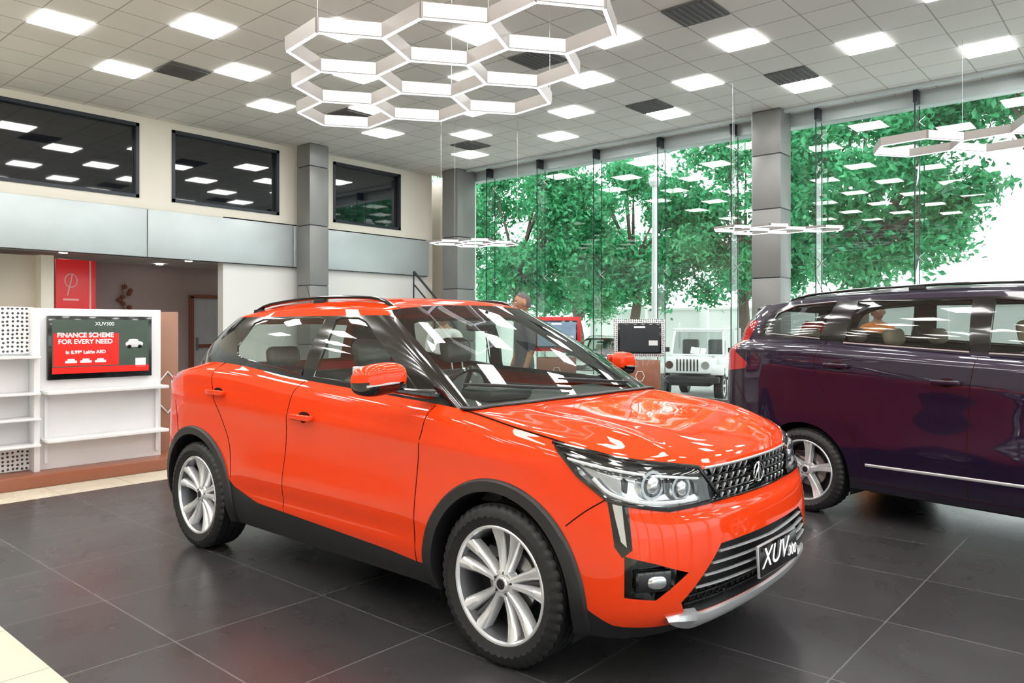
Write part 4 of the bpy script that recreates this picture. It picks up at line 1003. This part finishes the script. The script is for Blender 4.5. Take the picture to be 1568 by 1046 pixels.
# ------------------------------------------------------------------ people
skin = mat('skin', (0.42, 0.22, 0.14), 0.5, noise=0.06, nscale=20)
def person(name, loc, rz, H, shirt, pants, hair, sari=False):
    root = empty(name, loc, rz); k = H/1.72
    pts = {'pel': (0, 0, .95, .135), 'wa': (0, .0, 1.08, .125), 'ch': (0, 0, 1.27, .155), 'nb': (0, -.01, 1.43, .085), 'nk': (0, .0, 1.50, .052), 'hd': (0, .01, 1.56, .05)}
    for s_, t in ((1, 'L'), (-1, 'R')):
        pts.update({'hip'+t: (s_*.09, 0, .88, .10), 'kn'+t: (s_*.10, .02, .49, .062), 'an'+t: (s_*.10, -.01, .10, .042), 'to'+t: (s_*.12, .15, .035, .035),
                    'sh'+t: (s_*.18, -.01, 1.40, .065), 'el'+t: (s_*.24, -.02, 1.12, .043), 'wr'+t: (s_*.25, .07, .88, .028), 'pa'+t: (s_*.25, .10, .81, .026)})
    E = [('pel', 'wa'), ('wa', 'ch'), ('ch', 'nb'), ('nb', 'nk'), ('nk', 'hd')]
    for t in 'LR': E += [('pel', 'hip'+t), ('hip'+t, 'kn'+t), ('kn'+t, 'an'+t), ('an'+t, 'to'+t), ('nb', 'sh'+t), ('sh'+t, 'el'+t), ('el'+t, 'wr'+t), ('wr'+t, 'pa'+t)]
    V = [(Vector(p[:3])*k, p[3]*k) for p in pts.values()]; ix = {n_: i for i, n_ in enumerate(pts)}; Ei = [(ix[a], ix[b_]) for a, b_ in E]
    def skinmesh(V, Ei, rt, sub):
        me = bpy.data.meshes.new('tmp'); me.from_pydata([tuple(v[0]) for v in V], Ei, []); o = bpy.data.objects.new('tmp', me); COL.objects.link(o)
        md = o.modifiers.new('s', 'SKIN')
        for i, v in enumerate(V): me.skin_vertices[0].data[i].radius = (v[1], v[1]*0.8 if v[1] > .1*k else v[1]); me.skin_vertices[0].data[i].use_root = (i == rt)
        o.modifiers.new('u', 'SUBSURF').levels = sub
        bpy.context.view_layer.update(); dg = bpy.context.evaluated_depsgraph_get(); m2 = bpy.data.meshes.new_from_object(o.evaluated_get(dg))
        bpy.data.objects.remove(o); return m2
    me = skinmesh(V, Ei, 0, 2); me.name = 'body'
    for m_ in (shirt, pants, skin, M['plastic']): me.materials.append(m_)
    for p in me.polygons:
        c = p.center/k; p.use_smooth = True
        if c.z > 1.47: i = 2
        elif abs(c.x) > .17 and c.z < 1.10: i = 2
        elif c.z > 0.90 or (sari and c.z > .12): i = 0
        elif c.z > 0.09: i = 1
        else: i = 3
        p.material_index = i
    o = bpy.data.objects.new('body', me); COL.objects.link(o); o.parent = root
    for s_ in (1, -1):
        Vf = [(Vector((s_*.25, .10, .81))*k, .022*k), (Vector((s_*.25, .115, .775))*k, .02*k)]; Ef = [(0, 1)]
        for fi, (dy, ln) in enumerate(((.03, .07), (.01, .08), (-.01, .075), (-.03, .06))):
            b_ = Vector((s_*.25, .118+dy, .765)); i0 = len(Vf)
            Vf += [(b_*k, .0095*k), ((b_+Vector((-s_*.006, .004, -ln*.5)))*k, .0085*k), ((b_+Vector((-s_*.02, .006, -ln)))*k, .007*k)]; Ef += [(1, i0), (i0, i0+1), (i0+1, i0+2)]
        i0 = len(Vf); Vf += [(Vector((s_*.24, .145, .80))*k, .010*k), (Vector((s_*.232, .165, .765))*k, .008*k)]; Ef += [(0, i0), (i0, i0+1)]
        m2 = skinmesh(Vf, Ef, 0, 1); m2.materials.append(skin); o = bpy.data.objects.new('hand', m2); COL.objects.link(o); o.parent = root
        for p in m2.polygons: p.use_smooth = True
    mb = MB(); hc = Vector((0, .02, 1.62))*k
    v, f = superell((0, 0, 0), (1, 1, 1), None, 1.0, n=20); hv = []
    for p in v:
        q_ = Vector((p.x*.075, p.y*.095, p.z*.115))
        if p.z < 0: q_.x *= 1-0.28*abs(p.z); q_.y *= 1-0.12*abs(p.z)
        if p.y > .5:
            if abs(p.x) < .16 and -0.35 < p.z < 0.12: q_.y += .016*(1-abs(p.x)/.16)*(1-(p.z+.12)**2*6)
            if .15 < abs(p.x) < .55 and abs(p.z-.05) < .12: q_.y -= .007
        hv.append(hc+q_*k)
    mb.add(hv, f, skin, True)
    for s_ in (1, -1):
        e, f2 = superell(hc+Vector((s_*.03, .083, .006))*k, (.012*k, .008*k, .007*k), None, 1, n=6); mb.add(e, f2, 'white', True)
        e, f2 = superell(hc+Vector((s_*.03, .090, .006))*k, (.005*k, .003*k, .005*k), None, 1, n=6); mb.add(e, f2, 'gloss', True)
        e, f2 = superell(hc+Vector((s_*.078, -.0, -.005))*k, (.012*k, .02*k, .03*k), None, 1, n=6); mb.add(e, f2, skin, True)
        mb.tube([hc+Vector((s_*.015, .09, .028))*k, hc+Vector((s_*.045, .082, .03))*k], .003*k, hair, 5)
    mb.tube([hc+Vector((-.022, .085, -.058))*k, hc+Vector((0, .092, -.056))*k, hc+Vector((.022, .085, -.058))*k], .005*k, mat('lips', (.35, .12, .10), .5), 6)
    hvv = []; hf = []
    for p in v:
        q_ = Vector((p.x*.081, p.y*.101, p.z*.121)); hvv.append(hc+(q_+Vector((0, -.004, .004)))*k)
    for q_ in f:
        c = sum((v[i] for i in q_), Vector())/4
        if c.z > 0.45+0.35*max(0, c.y) or (c.y < -0.25 and c.z > -0.45): hf.append(q_)
    mb.add(hvv, hf, hair, True); mb.build('head', root)
    if sari:
        mb = MB(); mb.lathe([(.10*k, 1.42*k), (.19*k, 1.38*k), (.19*k, 1.15*k), (.15*k, 1.05*k), (.2*k, .9*k), (.24*k, .5*k), (.28*k, .06*k)], shirt, 32, axis='Z'); mb.build('drape', root)
    return root
hb = mat('hair_black', (.02, .016, .014), .5, noise=.2, nscale=60); hg = mat('hair_grey', (.10, .09, .09), .6, noise=.4, nscale=60)
sw_ = mat('shirt_white', (.75, .77, .8), .7, noise=.04); sb = mat('shirt_dark', (.08, .09, .12), .7, noise=.1); pn = mat('trousers', (.04, .045, .06), .7, noise=.1)
so = mat('orange_cloth', (.75, .22, .03), .7, noise=.3, nscale=12)
w = c2w(0.14, 9.0); person('man_standing', (w[0], w[1], 0), 1.0, 1.83, sb, pn, hg)
w = c2w(-0.80, 9.0); person('man_in_white_shirt', (w[0], w[1], 0), 2.0, 1.66, sw_, pn, hb)
w = c2w(4.62, 9.6); person('woman_in_orange', (w[0], w[1], 0), 2.2, 1.74, so, so, hb, sari=True)
# ------------------------------------------------------------------ light & camera
wd = bpy.data.worlds.new('world'); sc.world = wd; wd.use_nodes = True; bg = wd.node_tree.nodes['Background']
bg.inputs[0].default_value = (0.94, 0.97, 1.0, 1); bg.inputs[1].default_value = 2.3
cd = bpy.data.cameras.new('camera'); cam = bpy.data.objects.new('camera', cd); COL.objects.link(cam)
cam.location = (0, 0, 1.45); cam.rotation_euler = (pi/2, 0, -math.atan2(.755, .656)); cd.sensor_width = 36; cd.lens = 26.7; cd.shift_y = -23/1568; cd.clip_end = 300
sc.camera = cam
